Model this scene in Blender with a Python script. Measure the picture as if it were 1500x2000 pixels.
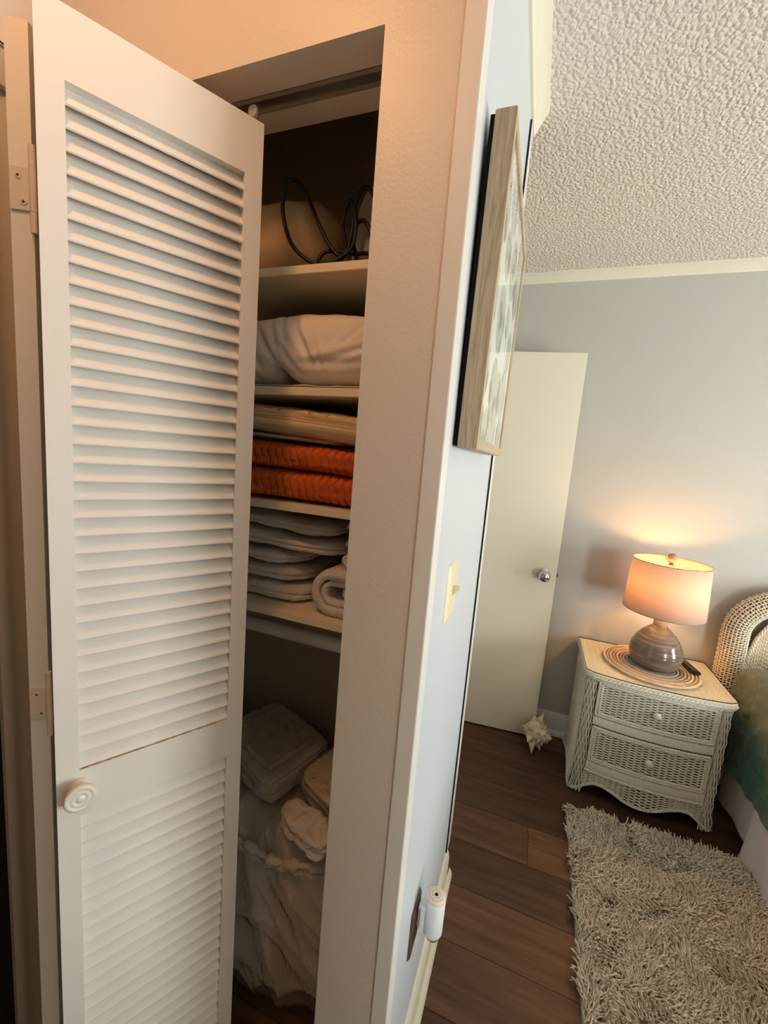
import bpy, bmesh, math, random
import numpy as np
from mathutils import Matrix, Vector, noise as mn

random.seed(7); RNG = np.random.default_rng(11)
SC = bpy.context.scene
COL = SC.collection
for _o in list(bpy.data.objects): bpy.data.objects.remove(_o, do_unlink=True)

# ------------------------------------------------------------------ camera
cam_d = bpy.data.cameras.new('camera'); cam = bpy.data.objects.new('camera', cam_d); COL.objects.link(cam)
cam_d.sensor_fit = 'VERTICAL'; cam_d.sensor_height = 24.0; cam_d.lens = 807.59 / 2000 * 24.0
cam_d.clip_start = .02; cam_d.clip_end = 60
_r = Vector((.9341, .3477, .0812)); _d = Vector((.1234, -.1008, -.9872)); _f = Vector((-.3351, .9322, -.1371))
_m = Matrix((_r, -_d, -_f)).transposed().to_4x4(); _m.translation = (0, 0, 1.4792)
cam.matrix_world = _m
SC.camera = cam

# ------------------------------------------------------------------ light of the place
W = bpy.data.worlds.new('sky'); SC.world = W; W.use_nodes = True
_bg = W.node_tree.nodes['Background']; _bg.inputs[0].default_value = (.99, .985, .98, 1); _bg.inputs[1].default_value = 25.5
WIN = dict(x=3.4, y0=.45, y1=1.34, z0=.12, z1=1.86)          # the bedroom's glass door, right of the picture
_p = bpy.data.lights.new('window_portal', 'AREA'); _p.shape = 'RECTANGLE'; _p.size = WIN['z1'] - WIN['z0']; _p.size_y = WIN['y1'] - WIN['y0']
_p.cycles.is_portal = True
_po = bpy.data.objects.new('window_portal', _p); COL.objects.link(_po)
_po.location = (3.47, (WIN['y0'] + WIN['y1']) / 2, (WIN['z0'] + WIN['z1']) / 2); _po.rotation_euler = (0, math.radians(90), 0)
WIN_FILL = dict(y=-2.3, x0=2.55, x1=3.25, z0=.12, z1=1.95)         # added unseen window behind the viewer, brightens surfaces facing the camera
_p2 = bpy.data.lights.new('window_portal', 'AREA'); _p2.shape = 'RECTANGLE'; _p2.size = WIN_FILL['x1'] - WIN_FILL['x0']; _p2.size_y = WIN_FILL['z1'] - WIN_FILL['z0']
_p2.cycles.is_portal = True
_po2 = bpy.data.objects.new('window_portal', _p2); COL.objects.link(_po2)
_po2.location = ((WIN_FILL['x0'] + WIN_FILL['x1']) / 2, -2.27, (WIN_FILL['z0'] + WIN_FILL['z1']) / 2); _po2.rotation_euler = (math.radians(90), 0, 0)
HALL_LAMP = dict(loc=(-.50, .10, 2.452), strength=54.0, col=(1.0, .48, .20))
TABLE_LAMP = dict(power=5.5, col=(1.0, .50, .16))
vs = SC.view_settings
vs.view_transform = 'Standard'; vs.look = 'None'; vs.exposure = 0.0; vs.gamma = 1.0; vs.use_curve_mapping = False

# ------------------------------------------------------------------ materials
def new_mat(name):
    m = bpy.data.materials.new(name); m.use_nodes = True
    nt = m.node_tree; return m, nt, nt.nodes['Principled BSDF']
def coords(nt, scale=(1, 1, 1), rnd=False):
    tc = nt.nodes.new('ShaderNodeTexCoord'); mp = nt.nodes.new('ShaderNodeMapping')
    nt.links.new(tc.outputs['Object'], mp.inputs[0]); mp.inputs['Scale'].default_value = scale
    if rnd:
        oi = nt.nodes.new('ShaderNodeObjectInfo'); ml = nt.nodes.new('ShaderNodeMath'); ml.operation = 'MULTIPLY'; ml.inputs[1].default_value = 37
        nt.links.new(oi.outputs['Random'], ml.inputs[0]); cx = nt.nodes.new('ShaderNodeCombineXYZ')
        for i in range(3): nt.links.new(ml.outputs[0], cx.inputs[i])
        nt.links.new(cx.outputs[0], mp.inputs['Location'])
    return mp.outputs[0]
def noise_node(nt, vec, scale, detail=3, rough=.5):
    n = nt.nodes.new('ShaderNodeTexNoise'); n.inputs['Scale'].default_value = scale; n.inputs['Detail'].default_value = detail
    n.inputs['Roughness'].default_value = rough; nt.links.new(vec, n.inputs['Vector']); return n.outputs[0]
def ramp(nt, fac, stops):
    r = nt.nodes.new('ShaderNodeValToRGB'); e = r.color_ramp.elements
    while len(e) < len(stops): e.new(.5)
    for i, (p, c) in enumerate(stops): e[i].position = p; e[i].color = (*c, 1)
    nt.links.new(fac, r.inputs[0]); return r.outputs[0]
def add_bump(nt, b, height, strength, dist):
    n = nt.nodes.new('ShaderNodeBump'); n.inputs['Strength'].default_value = strength; n.inputs['Distance'].default_value = dist
    nt.links.new(height, n.inputs['Height']); nt.links.new(n.outputs[0], b.inputs['Normal'])
def mat(name, col, rough=.5, spec=.4, metal=0.0, bump=None, var=None, stretch=(1, 1, 1), sheen=0.0, rnd=False):
    """bump=(scale,strength,distance[,detail]); var=(scale,amount)"""
    m, nt, b = new_mat(name)
    b.inputs['Base Color'].default_value = (*col, 1); b.inputs['Roughness'].default_value = rough
    b.inputs['Specular IOR Level'].default_value = spec; b.inputs['Metallic'].default_value = metal
    if sheen: b.inputs['Sheen Weight'].default_value = sheen
    if bump or var: v = coords(nt, stretch, rnd)
    if var:
        n = noise_node(nt, v, var[0], 4, .6); a = var[1]
        c = ramp(nt, n, [(.25, tuple(x * (1 - a) for x in col)), (.75, tuple(min(1, x * (1 + a)) for x in col))])
        nt.links.new(c, b.inputs['Base Color'])
    if bump: add_bump(nt, b, noise_node(nt, v, bump[0], bump[3] if len(bump) > 3 else 3), bump[1], bump[2])
    return m
MT = {}
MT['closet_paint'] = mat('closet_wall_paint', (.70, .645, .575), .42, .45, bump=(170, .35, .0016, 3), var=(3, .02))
MT['grey_paint'] = mat('side_wall_paint', (.60, .635, .675), .42, .4, bump=(150, .25, .0012, 3), var=(2.5, .02))
MT['far_paint'] = mat('far_wall_paint', (.52, .51, .475), .5, .35, bump=(150, .25, .0012, 3), var=(2, .02))
MT['partition'] = mat('light_block_paint', (.30, .25, .20), .6, .3, bump=(150, .25, .0012, 3))  # dark colour of the added wall, keeps bounced light off the closet
MT['white_trim'] = mat('white_trim_paint', (.80, .78, .74), .35, .5, bump=(60, .08, .001))
MT['door_paint'] = mat('bifold_door_paint', (.80, .77, .715), .36, .5, bump=(90, .12, .0008), stretch=(1, 1, .12))
MT['cream_trim'] = mat('cream_trim_paint', (.80, .77, .62), .38, .45, bump=(40, .08, .001))
MT['casing_paint'] = mat('casing_paint', (.50, .44, .345), .4, .45, bump=(60, .08, .001))
MT['slab_paint'] = mat('slab_door_paint', (.78, .735, .60), .38, .45, bump=(120, .06, .0006))
MT['shelf_paint'] = mat('shelf_paint', (.78, .70, .53), .45, .4, var=(6, .04))
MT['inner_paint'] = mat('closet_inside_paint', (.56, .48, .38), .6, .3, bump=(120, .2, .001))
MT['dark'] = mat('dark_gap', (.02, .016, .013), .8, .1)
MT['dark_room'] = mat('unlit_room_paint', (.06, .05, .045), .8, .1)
MT['plastic_ivory'] = mat('ivory_plastic', (.80, .71, .47), .35, .5)
MT['plastic_white'] = mat('white_plastic', (.80, .82, .86), .35, .5)
MT['plastic_cream'] = mat('cream_plastic', (.78, .67, .52), .45, .4)
MT['brown_plate'] = mat('brown_cover_plate', (.10, .062, .045), .35, .5)
MT['chrome'] = mat('satin_chrome', (.62, .60, .58), .16, .5, 1.0)
MT['hinge_paint'] = mat('painted_hinge', (.72, .64, .54), .4, .5, bump=(40, .1, .001))
MT['screw'] = mat('screw_metal', (.45, .38, .30), .35, .5, .8)
MT['track_metal'] = mat('track_metal', (.45, .42, .37), .4, .5, .6)
MT['black_plastic'] = mat('black_plastic', (.012, .012, .014), .35, .5)
MT['cord_black'] = mat('black_cord_rubber', (.006, .006, .009), .5, .4)
MT['steel_plate'] = mat('iron_soleplate_metal', (.50, .47, .42), .4, .5, .35)
MT['raw_wood'] = mat('bare_wood_crack', (.55, .37, .24), .8, .2, var=(150, .5))
MT['terry'] = mat('white_terry_cloth', (.74, .70, .65), .95, .1, bump=(420, .9, .003, 2), var=(60, .05), sheen=.2)
MT['linen_white'] = mat('white_pillow_cotton', (.78, .74, .68), .85, .15, bump=(700, .15, .0006), sheen=.1)
MT['linen_beige'] = mat('beige_cushion_cloth', (.50, .36, .20), .9, .1, bump=(500, .3, .001), var=(20, .06))
MT['orange_quilt'] = mat('orange_quilt_cotton', (.58, .125, .032), .9, .12, bump=(90, .35, .003), var=(25, .10))
MT['bag_linen'] = mat('stored_linen_cotton', (.66, .60, .51), .9, .1, bump=(30, .15, .004), var=(9, .06))
MT['wicker'] = mat('white_painted_wicker', (.80, .76, .66), .45, .4, bump=(300, .2, .0008), var=(70, .06))
MT['wicker_warm'] = mat('cream_wicker', (.82, .71, .55), .5, .35, bump=(300, .2, .0008), var=(70, .07))
MT['wicker_back'] = mat('wicker_backing', (.24, .20, .15), .8, .15, var=(80, .2))
MT['wrap'] = mat('wrapped_reed_band', (.80, .77, .69), .5, .35, bump=(1, .5, .002), stretch=(420, 3, 3))
MT['carton'] = mat('picture_backing', (.01, .009, .008), .8, .1)
MT['skirt'] = mat('bed_skirt_cotton', (.74, .70, .70), .9, .15, bump=(30, .2, .006), sheen=.1)
MT['mattress'] = mat('mattress_ticking', (.6, .6, .58), .9, .1)
MT['rug_back'] = mat('rug_backing', (.32, .27, .22), .95, .05, bump=(300, .4, .001))
MT['jute'] = mat('jute_braid', (.56, .39, .26), .85, .15, bump=(160, .5, .002), var=(40, .28))
MT['jute_light'] = mat('pale_jute_braid', (.74, .58, .43), .85, .15, bump=(160, .5, .002), var=(40, .2))
MT['jute_grey'] = mat('grey_jute_braid', (.40, .36, .33), .85, .15, bump=(160, .5, .002), var=(40, .2))
MT['shell'] = mat('seashell', (.84, .66, .50), .55, .35, bump=(60, .8, .006), var=(32, .38))
MT['finial'] = mat('turned_wood_finial', (.42, .25, .17), .35, .5)
MT['lamp_wood'] = mat('lamp_neck_wood', (.45, .29, .18), .5, .3, var=(40, .2), stretch=(1, 1, .2))
MT['wire'] = mat('shade_wire', (.30, .24, .12), .4, .5, .8)
MT['blue_dot'] = mat('dark_blue_sticker', (.012, .016, .06), .5, .3)

def mat_popcorn():
    m, nt, b = new_mat('popcorn_ceiling'); b.inputs['Base Color'].default_value = (.82, .765, .69, 1); b.inputs['Roughness'].default_value = .9
    b.inputs['Specular IOR Level'].default_value = .15
    v = coords(nt)
    vo = nt.nodes.new('ShaderNodeTexVoronoi'); vo.feature = 'F1'; vo.inputs['Scale'].default_value = 92
    w = nt.nodes.new('ShaderNodeVectorMath'); w.operation = 'ADD'
    nn = nt.nodes.new('ShaderNodeTexNoise'); nn.inputs['Scale'].default_value = 45; nt.links.new(v, nn.inputs['Vector'])
    sc = nt.nodes.new('ShaderNodeVectorMath'); sc.operation = 'SCALE'; sc.inputs['Scale'].default_value = .016; nt.links.new(nn.outputs['Color'], sc.inputs[0])
    nt.links.new(v, w.inputs[0]); nt.links.new(sc.outputs[0], w.inputs[1]); nt.links.new(w.outputs[0], vo.inputs['Vector'])
    n2 = noise_node(nt, v, 120, 4, .65)
    mx = nt.nodes.new('ShaderNodeMath'); mx.operation = 'MULTIPLY_ADD'; mx.inputs[1].default_value = -1.0
    n2m = nt.nodes.new('ShaderNodeMath'); n2m.operation = 'MULTIPLY'; n2m.inputs[1].default_value = .45; nt.links.new(n2, n2m.inputs[0]); n2 = n2m.outputs[0]
    nt.links.new(vo.outputs['Distance'], mx.inputs[0]); nt.links.new(n2, mx.inputs[2])
    add_bump(nt, b, mx.outputs[0], .7, .0075)
    return m
MT['popcorn'] = mat_popcorn()

def mat_plank():
    m, nt, b = new_mat('dark_vinyl_plank'); v = coords(nt, (1.1, 11, 11), True)
    n = noise_node(nt, v, 3.0, 5, .65)
    c = ramp(nt, n, [(.25, (.050, .022, .011)), (.5, (.100, .047, .024)), (.72, (.145, .074, .040))])
    oi = nt.nodes.new('ShaderNodeObjectInfo'); mr = nt.nodes.new('ShaderNodeMapRange'); mr.inputs[3].default_value = .58; mr.inputs[4].default_value = 1.42
    nt.links.new(oi.outputs['Random'], mr.inputs[0])
    h = nt.nodes.new('ShaderNodeHueSaturation'); nt.links.new(c, h.inputs['Color']); nt.links.new(mr.outputs[0], h.inputs['Value'])
    nt.links.new(h.outputs[0], b.inputs['Base Color']); b.inputs['Roughness'].default_value = .42; b.inputs['Specular IOR Level'].default_value = .35
    add_bump(nt, b, n, .15, .001); return m
MT['plank'] = mat_plank()

def mat_frame_wood():
    m, nt, b = new_mat('limed_oak'); v = coords(nt, (60, 60, 3.5))
    n = noise_node(nt, v, 5, 5, .6); c = ramp(nt, n, [(.3, (.36, .26, .16)), (.6, (.56, .43, .29)), (.8, (.66, .55, .41))])
    nt.links.new(c, b.inputs['Base Color']); b.inputs['Roughness'].default_value = .55; add_bump(nt, b, n, .2, .001); return m
MT['oak'] = mat_frame_wood()

def mat_glass(name, tint=(1, 1, 1), rough=.02, refl=1.0, bump=None, haze=0.0, haze_col=(.8, .75, .68)):
    m = bpy.data.materials.new(name); m.use_nodes = True; nt = m.node_tree; nt.nodes.clear()
    o = nt.nodes.new('ShaderNodeOutputMaterial'); t = nt.nodes.new('ShaderNodeBsdfTransparent'); t.inputs[0].default_value = (*tint, 1)
    g = nt.nodes.new('ShaderNodeBsdfGlossy'); g.inputs['Roughness'].default_value = rough; g.inputs[0].default_value = (1, 1, 1, 1)
    f = nt.nodes.new('ShaderNodeFresnel'); f.inputs[0].default_value = 1.48
    ml = nt.nodes.new('ShaderNodeMath'); ml.operation = 'MULTIPLY'; ml.inputs[1].default_value = refl; nt.links.new(f.outputs[0], ml.inputs[0])
    ge = nt.nodes.new('ShaderNodeNewGeometry'); sb = nt.nodes.new('ShaderNodeMath'); sb.operation = 'SUBTRACT'; sb.inputs[0].default_value = 1; nt.links.new(ge.outputs['Backfacing'], sb.inputs[1])
    m3 = nt.nodes.new('ShaderNodeMath'); m3.operation = 'MULTIPLY'; m3.use_clamp = True; nt.links.new(ml.outputs[0], m3.inputs[0]); nt.links.new(sb.outputs[0], m3.inputs[1])
    mx = nt.nodes.new('ShaderNodeMixShader'); nt.links.new(m3.outputs[0], mx.inputs[0]); nt.links.new(g.outputs[0], mx.inputs[2])
    src = t.outputs[0]
    if haze:
        d = nt.nodes.new('ShaderNodeBsdfDiffuse'); d.inputs[0].default_value = (*haze_col, 1)
        m2 = nt.nodes.new('ShaderNodeMixShader'); m2.inputs[0].default_value = haze; nt.links.new(t.outputs[0], m2.inputs[1]); nt.links.new(d.outputs[0], m2.inputs[2]); src = m2.outputs[0]
    nt.links.new(src, mx.inputs[1]); nt.links.new(mx.outputs[0], o.inputs[0])
    if bump:
        v = coords(nt, bump[3] if len(bump) > 3 else (1, 1, 1)); bn = nt.nodes.new('ShaderNodeBump'); bn.inputs['Strength'].default_value = bump[1]; bn.inputs['Distance'].default_value = bump[2]
        nt.links.new(noise_node(nt, v, bump[0], 4, .6), bn.inputs['Height']); nt.links.new(bn.outputs[0], g.inputs['Normal']); nt.links.new(bn.outputs[0], f.inputs['Normal'])
    return m
MT['glass'] = mat_glass('clear_glass', (.98, 1, .985))
MT['film'] = mat_glass('plastic_film', (1, 1, 1), .14, 2.4, (3.0, .5, .03, (9, 5, 2.2)), .14)
MT['film_crinkle'] = mat_glass('crinkled_plastic_wrap', (1, 1, 1), .08, 3.0, (26, 1.0, .02), .08)
MT['glass_bottle'] = mat_glass('small_oil_bottle', (.55, .62, .52), .05, 1.5)

def mat_emit(name, col, s):
    m = bpy.data.materials.new(name); m.use_nodes = True; nt = m.node_tree; nt.nodes.clear()
    o = nt.nodes.new('ShaderNodeOutputMaterial'); e = nt.nodes.new('ShaderNodeEmission'); e.inputs[0].default_value = (*col, 1); e.inputs[1].default_value = s
    nt.links.new(e.outputs[0], o.inputs[0]); return m
MT['hall_glow'] = mat_emit('lit_ceiling_dome', HALL_LAMP['col'], HALL_LAMP['strength'])
MT['bulb_glow'] = mat_emit('lit_bulb', TABLE_LAMP['col'], 30)

def mat_shade():
    m = bpy.data.materials.new('linen_lamp_shade'); m.use_nodes = True; nt = m.node_tree; nt.nodes.clear()
    o = nt.nodes.new('ShaderNodeOutputMaterial'); d = nt.nodes.new('ShaderNodeBsdfDiffuse'); d.inputs[0].default_value = (.80, .74, .66, 1)
    t = nt.nodes.new('ShaderNodeBsdfTranslucent'); t.inputs[0].default_value = (.88, .62, .34, 1)
    mx = nt.nodes.new('ShaderNodeMixShader'); mx.inputs[0].default_value = .36
    nt.links.new(d.outputs[0], mx.inputs[1]); nt.links.new(t.outputs[0], mx.inputs[2]); nt.links.new(mx.outputs[0], o.inputs[0])
    bn = nt.nodes.new('ShaderNodeBump'); bn.inputs['Strength'].default_value = .25; bn.inputs['Distance'].default_value = .001
    nt.links.new(noise_node(nt, coords(nt, (1, 1, 1)), 350, 2), bn.inputs['Height']); nt.links.new(bn.outputs[0], d.inputs['Normal'])
    return m
MT['shade'] = mat_shade()

def mat_ceramic():
    m, nt, b = new_mat('striated_ceramic'); v = coords(nt, (2, 2, 55))
    n = noise_node(nt, v, 2.2, 4, .6); c = ramp(nt, n, [(.3, (.11, .083, .064)), (.55, (.19, .15, .12)), (.72, (.36, .29, .24))])
    nt.links.new(c, b.inputs['Base Color']); b.inputs['Roughness'].default_value = .14; b.inputs['Specular IOR Level'].default_value = .6
    add_bump(nt, b, n, .25, .002); return m
MT['ceramic'] = mat_ceramic()

def mat_stripes():
    m, nt, b = new_mat('striped_blanket_cotton')
    uv = nt.nodes.new('ShaderNodeUVMap'); sp = nt.nodes.new('ShaderNodeSeparateXYZ'); nt.links.new(uv.outputs[0], sp.inputs[0])
    cx = nt.nodes.new('ShaderNodeCombineXYZ'); nt.links.new(sp.outputs[1], cx.inputs[0])
    n = noise_node(nt, cx.outputs[0], 150, 2, .6)
    c = ramp(nt, n, [(.34, (.36, .18, .06)), (.42, (.62, .42, .20)), (.50, (.78, .66, .44)), (.57, (.42, .22, .08)), (.64, (.80, .68, .46))])
    nt.links.new(c, b.inputs['Base Color']); b.inputs['Roughness'].default_value = .95; b.inputs['Specular IOR Level'].default_value = .1
    add_bump(nt, b, noise_node(nt, coords(nt), 350, 2), .5, .0015); return m
MT['stripes'] = mat_stripes()

def mat_bedspread():
    m, nt, b = new_mat('green_dyed_quilt'); v = coords(nt)
    sp = nt.nodes.new('ShaderNodeSeparateXYZ'); nt.links.new(v, sp.inputs[0])
    n = noise_node(nt, v, 5, 3)
    a = nt.nodes.new('ShaderNodeMath'); a.operation = 'MULTIPLY_ADD'; a.inputs[1].default_value = .16; nt.links.new(n, a.inputs[0]); nt.links.new(sp.outputs[2], a.inputs[2])
    c = ramp(nt, a.outputs[0], [(.42, (.030, .105, .085)), (.56, (.045, .115, .085)), (.68, (.125, .16, .11)), (.82, (.20, .235, .18))])
    nt.links.new(c, b.inputs['Base Color']); b.inputs['Roughness'].default_value = .8; b.inputs['Sheen Weight'].default_value = .25
    add_bump(nt, b, noise_node(nt, v, 38, 4, .65), .6, .012); return m
MT['bedspread'] = mat_bedspread()

def mat_pile():
    m, nt, b = new_mat('shag_pile'); v = coords(nt)
    n = noise_node(nt, v, 130, 2); c = ramp(nt, n, [(.32, (.52, .44, .34)), (.5, (.80, .71, .58)), (.66, (.95, .89, .79))])
    nt.links.new(c, b.inputs['Base Color']); b.inputs['Roughness'].default_value = .7; b.inputs['Specular IOR Level'].default_value = .25; return m
MT['pile'] = mat_pile()

def mat_print():
    # grey-green shell studies in rows on white paper
    m, nt, b = new_mat('shell_print'); v = coords(nt, (1, 1, 1))
    vo = nt.nodes.new('ShaderNodeTexVoronoi'); vo.inputs['Scale'].default_value = 9.0; vo.inputs['Randomness'].default_value = .55; nt.links.new(v, vo.inputs['Vector'])
    wv = nt.nodes.new('ShaderNodeTexWave'); wv.inputs['Scale'].default_value = 14; wv.inputs['Distortion'].default_value = 5; wv.inputs['Detail'].default_value = 2; nt.links.new(v, wv.inputs['Vector'])
    body = ramp(nt, vo.outputs['Distance'], [(.50, (1, 1, 1)), (.55, (0, 0, 0))])
    ink = ramp(nt, wv.outputs[0], [(.35, (.13, .13, .105)), (.75, (.22, .22, .18)), (.9, (.52, .52, .46))])
    mx = nt.nodes.new('ShaderNodeMix'); mx.data_type = 'RGBA'; nt.links.new(body, mx.inputs[0]); mx.inputs[6].default_value = (.80, .79, .76, 1); nt.links.new(ink, mx.inputs[7])
    nt.links.new(mx.outputs[2], b.inputs['Base Color']); b.inputs['Roughness'].default_value = .7; return m
MT['print'] = mat_print()

# ------------------------------------------------------------------ mesh helpers
class MB:
    def __init__(s): s.v = []; s.f = []; s.uv = None
    def add(s, vs, fs):
        o = len(s.v); s.v.extend([tuple(p) for p in vs]); s.f.extend([tuple(i + o for i in f) for f in fs]); return s
    def box(s, x0, x1, y0, y1, z0, z1):
        return s.add([(x0,y0,z0),(x1,y0,z0),(x1,y1,z0),(x0,y1,z0),(x0,y0,z1),(x1,y0,z1),(x1,y1,z1),(x0,y1,z1)],
                     [(0,3,2,1),(4,5,6,7),(0,1,5,4),(1,2,6,5),(2,3,7,6),(3,0,4,7)])
    def prism(s, poly, fn, t0, t1):
        """poly of 2D points (counter-clockwise), fn(a,b,t)->xyz, between t0 and t1"""
        n = len(poly); vs = [fn(a, b, t0) for a, b in poly] + [fn(a, b, t1) for a, b in poly]
        return s.add(vs, [tuple(range(n))[::-1], tuple(range(n, 2*n))] + [(i, (i+1) % n, n+(i+1) % n, n+i) for i in range(n)])
    def lathe(s, prof, seg=32, c=(0, 0, 0), axis='Z', rot=None):
        """prof = [(r,h)]; closed by poles where r==0"""
        vs = []; fs = []; n = len(prof)
        for r, h in prof:
            for k in range(seg):
                a = 2*math.pi*k/seg; p = Vector((r*math.cos(a), r*math.sin(a), h))
                if rot is not None: p = rot @ p
                vs.append((p.x+c[0], p.y+c[1], p.z+c[2]))
        for i in range(n-1):
            for k in range(seg):
                k2 = (k+1) % seg; fs.append((i*seg+k, i*seg+k2, (i+1)*seg+k2, (i+1)*seg+k))
        if prof[0][0] > 1e-6: fs.append(tuple(range(seg))[::-1])
        if prof[-1][0] > 1e-6: fs.append(tuple((n-1)*seg+k for k in range(seg)))
        return s.add(vs, fs)
    def tube(s, pts, r, seg=8, closed=False, flat=1.0):
        P = [Vector(p) for p in pts]; n = len(P); vs = []; fs = []
        rr = r if hasattr(r, '__len__') else [r]*n; up = None
        for i in range(n):
            t = (P[(i+1) % n]-P[i-1]) if closed else (P[min(i+1, n-1)]-P[max(i-1, 0)])
            t.normalize()
            if up is None:
                up = Vector((0, 0, 1)) if abs(t.z) < .9 else Vector((1, 0, 0))
            b = t.cross(up); b.normalize(); up = b.cross(t); up.normalize()
            for k in range(seg):
                a = 2*math.pi*k/seg; q = P[i]+b*(rr[i]*math.cos(a))+up*(rr[i]*math.sin(a)*flat); vs.append(q[:])
        m = n if closed else n-1
        for i in range(m):
            j = (i+1) % n
            for k in range(seg):
                k2 = (k+1) % seg; fs.append((i*seg+k, j*seg+k, j*seg+k2, i*seg+k2))
        if not closed: fs.append(tuple(range(seg))); fs.append(tuple((n-1)*seg+k for k in range(seg))[::-1])
        return s.add(vs, fs)
    def grid(s, fn, nu, nv, closed_u=False):
        o = [[fn(i/(nu if closed_u else nu), j/nv) for i in range(nu if closed_u else nu+1)] for j in range(nv+1)]
        w = len(o[0]); vs = [p for r in o for p in r]; fs = []
        for j in range(nv):
            for i in range(nu):
                i2 = (i+1) % w; fs.append((j*w+i, j*w+i2, (j+1)*w+i2, (j+1)*w+i))
        return s.add(vs, fs)

def finish(o, material, parent, smooth, bevel, recalc):
    me = o.data
    if material: me.materials.append(material)
    if recalc or bevel:
        bm = bmesh.new(); bm.from_mesh(me)
        if recalc: bmesh.ops.recalc_face_normals(bm, faces=bm.faces)
        if bevel:
            es = [e for e in bm.edges if len(e.link_faces) == 2 and e.calc_face_angle() > .6]
            bmesh.ops.bevel(bm, geom=es, offset=bevel, segments=2, affect='EDGES', clamp_overlap=True)
        bm.to_mesh(me); bm.free()
    if smooth is True: me.polygons.foreach_set('use_smooth', [True]*len(me.polygons))
    elif smooth: me.shade_smooth() ; me.set_sharp_from_angle(angle=smooth)
    if parent: o.parent = parent
def build(name, mb, material=None, parent=None, smooth=False, bevel=0, recalc=True):
    me = bpy.data.meshes.new(name); me.from_pydata(mb.v, [], mb.f); me.update()
    o = bpy.data.objects.new(name, me); COL.objects.link(o)
    finish(o, material, parent, smooth, bevel, recalc); return o
def empty(name, loc=(0, 0, 0), rz=0):
    o = bpy.data.objects.new(name, None); COL.objects.link(o); o.location = loc; o.rotation_euler = (0, 0, rz); o.empty_display_size = .05; return o
def tag(o, label, cat, group=None, kind=None):
    o['label'] = label; o['category'] = cat
    if group: o['group'] = group
    if kind: o['kind'] = kind
    return o
def struct(o, label, cat): return tag(o, label, cat, kind='structure')
def share(name, src, parent=None, loc=(0, 0, 0), rot=(0, 0, 0)):
    o = bpy.data.objects.new(name, src.data); COL.objects.link(o); o.parent = parent; o.location = loc; o.rotation_euler = rot; return o
def nz(p, s, o=0.0): return mn.noise(Vector((p[0]*s+o, p[1]*s+o*.7, p[2]*s-o)))
def ridge(p, s, o=0.0): return 1-abs(nz(p, s, o))*2

def soft_box(mb, c, half, k=6, n=26, disp=None, rot=None):
    """rounded cushion-like solid; disp(local unit pos, world pos) -> offset along the outward direction"""
    idx = {}; vs = []; fs = []
    def vid(i, j, l):
        key = (i, j, l)
        if key not in idx:
            u = np.array([2*i/n-1, 2*j/n-1, 2*l/n-1]); u = np.tan(u*.72)/math.tan(.72)
            q = u/(np.sum(np.abs(u)**k)**(1/k)); nrm = np.sign(q)*np.abs(q)**(k-1)/np.array(half); nrm /= np.linalg.norm(nrm)+1e-9
            p = q*np.array(half)
            if disp: p = p+nrm*disp(q, p+np.array(c))
            p = Vector(p)
            if rot is not None: p = rot @ p
            idx[key] = len(vs); vs.append((p.x+c[0], p.y+c[1], p.z+c[2]))
        return idx[key]
    for a in range(n):
        for b in range(n):
            for l in (0, n):
                fs.append((vid(a, b, l), vid(a+1, b, l), vid(a+1, b+1, l), vid(a, b+1, l)))
                fs.append((vid(a, l, b), vid(a+1, l, b), vid(a+1, l, b+1), vid(a, l, b+1)))
                fs.append((vid(l, a, b), vid(l, a+1, b), vid(l, a+1, b+1), vid(l, a, b+1)))
    return mb.add(vs, fs)

def clampz(mb, lo=None, hi=None, i0=0):
    for i in range(i0, len(mb.v)):
        x, y, z = mb.v[i]
        if lo is not None and z < lo: z = lo+(.0001 if z < lo else 0)
        if hi is not None and z > hi: z = hi
        mb.v[i] = (x, y, z)
    return mb
class NB:                      # many small tubes at once (numpy): weaves, braids, pile
    def __init__(s): s.V = []; s.F = []; s.o = 0
    def tubes(s, C, N, r, seg=5, flat=1.0):
        """C (m,n,3) centre lines, N (m,n,3) a normal at each point, r radius (scalar or (m,n))"""
        C = np.asarray(C, float); N = np.asarray(N, float); m, n, _ = C.shape
        T = np.gradient(C, axis=1); T /= np.linalg.norm(T, axis=2, keepdims=True)+1e-12
        B = np.cross(T, N); B /= np.linalg.norm(B, axis=2, keepdims=True)+1e-12; U = np.cross(B, T)
        r = np.broadcast_to(np.asarray(r, float), (m, n))[..., None]
        a = np.linspace(0, 2*np.pi, seg, endpoint=False)
        V = np.stack([C+B*r*math.cos(t)+U*r*flat*math.sin(t) for t in a], axis=2)      # m,n,seg,3
        base = s.o+np.arange(m)[:, None, None]*(n*seg)+np.arange(n-1)[None, :, None]*seg
        k = np.arange(seg)[None, None, :]; k2 = (k+1) % seg
        F = np.stack([base+k, base+seg+k, base+seg+k2, base+k2], axis=3).reshape(-1, 4)
        s.V.append(V.reshape(-1, 3)); s.F.append(F); s.o += m*n*seg; return s
    def build(s, name, material, parent=None, smooth=True):
        V = np.concatenate(s.V); F = np.concatenate(s.F); me = bpy.data.meshes.new(name)
        me.vertices.add(len(V)); me.vertices.foreach_set('co', V.astype(np.float32).ravel())
        me.loops.add(F.size); me.loops.foreach_set('vertex_index', F.astype(np.int32).ravel())
        me.polygons.add(len(F)); me.polygons.foreach_set('loop_start', np.arange(0, F.size, 4, dtype=np.int32))
        me.polygons.foreach_set('use_smooth', np.ones(len(F), bool)); me.update(calc_edges=True); me.validate()
        o = bpy.data.objects.new(name, me); COL.objects.link(o); me.materials.append(material)
        if parent: o.parent = parent
        return o
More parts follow.
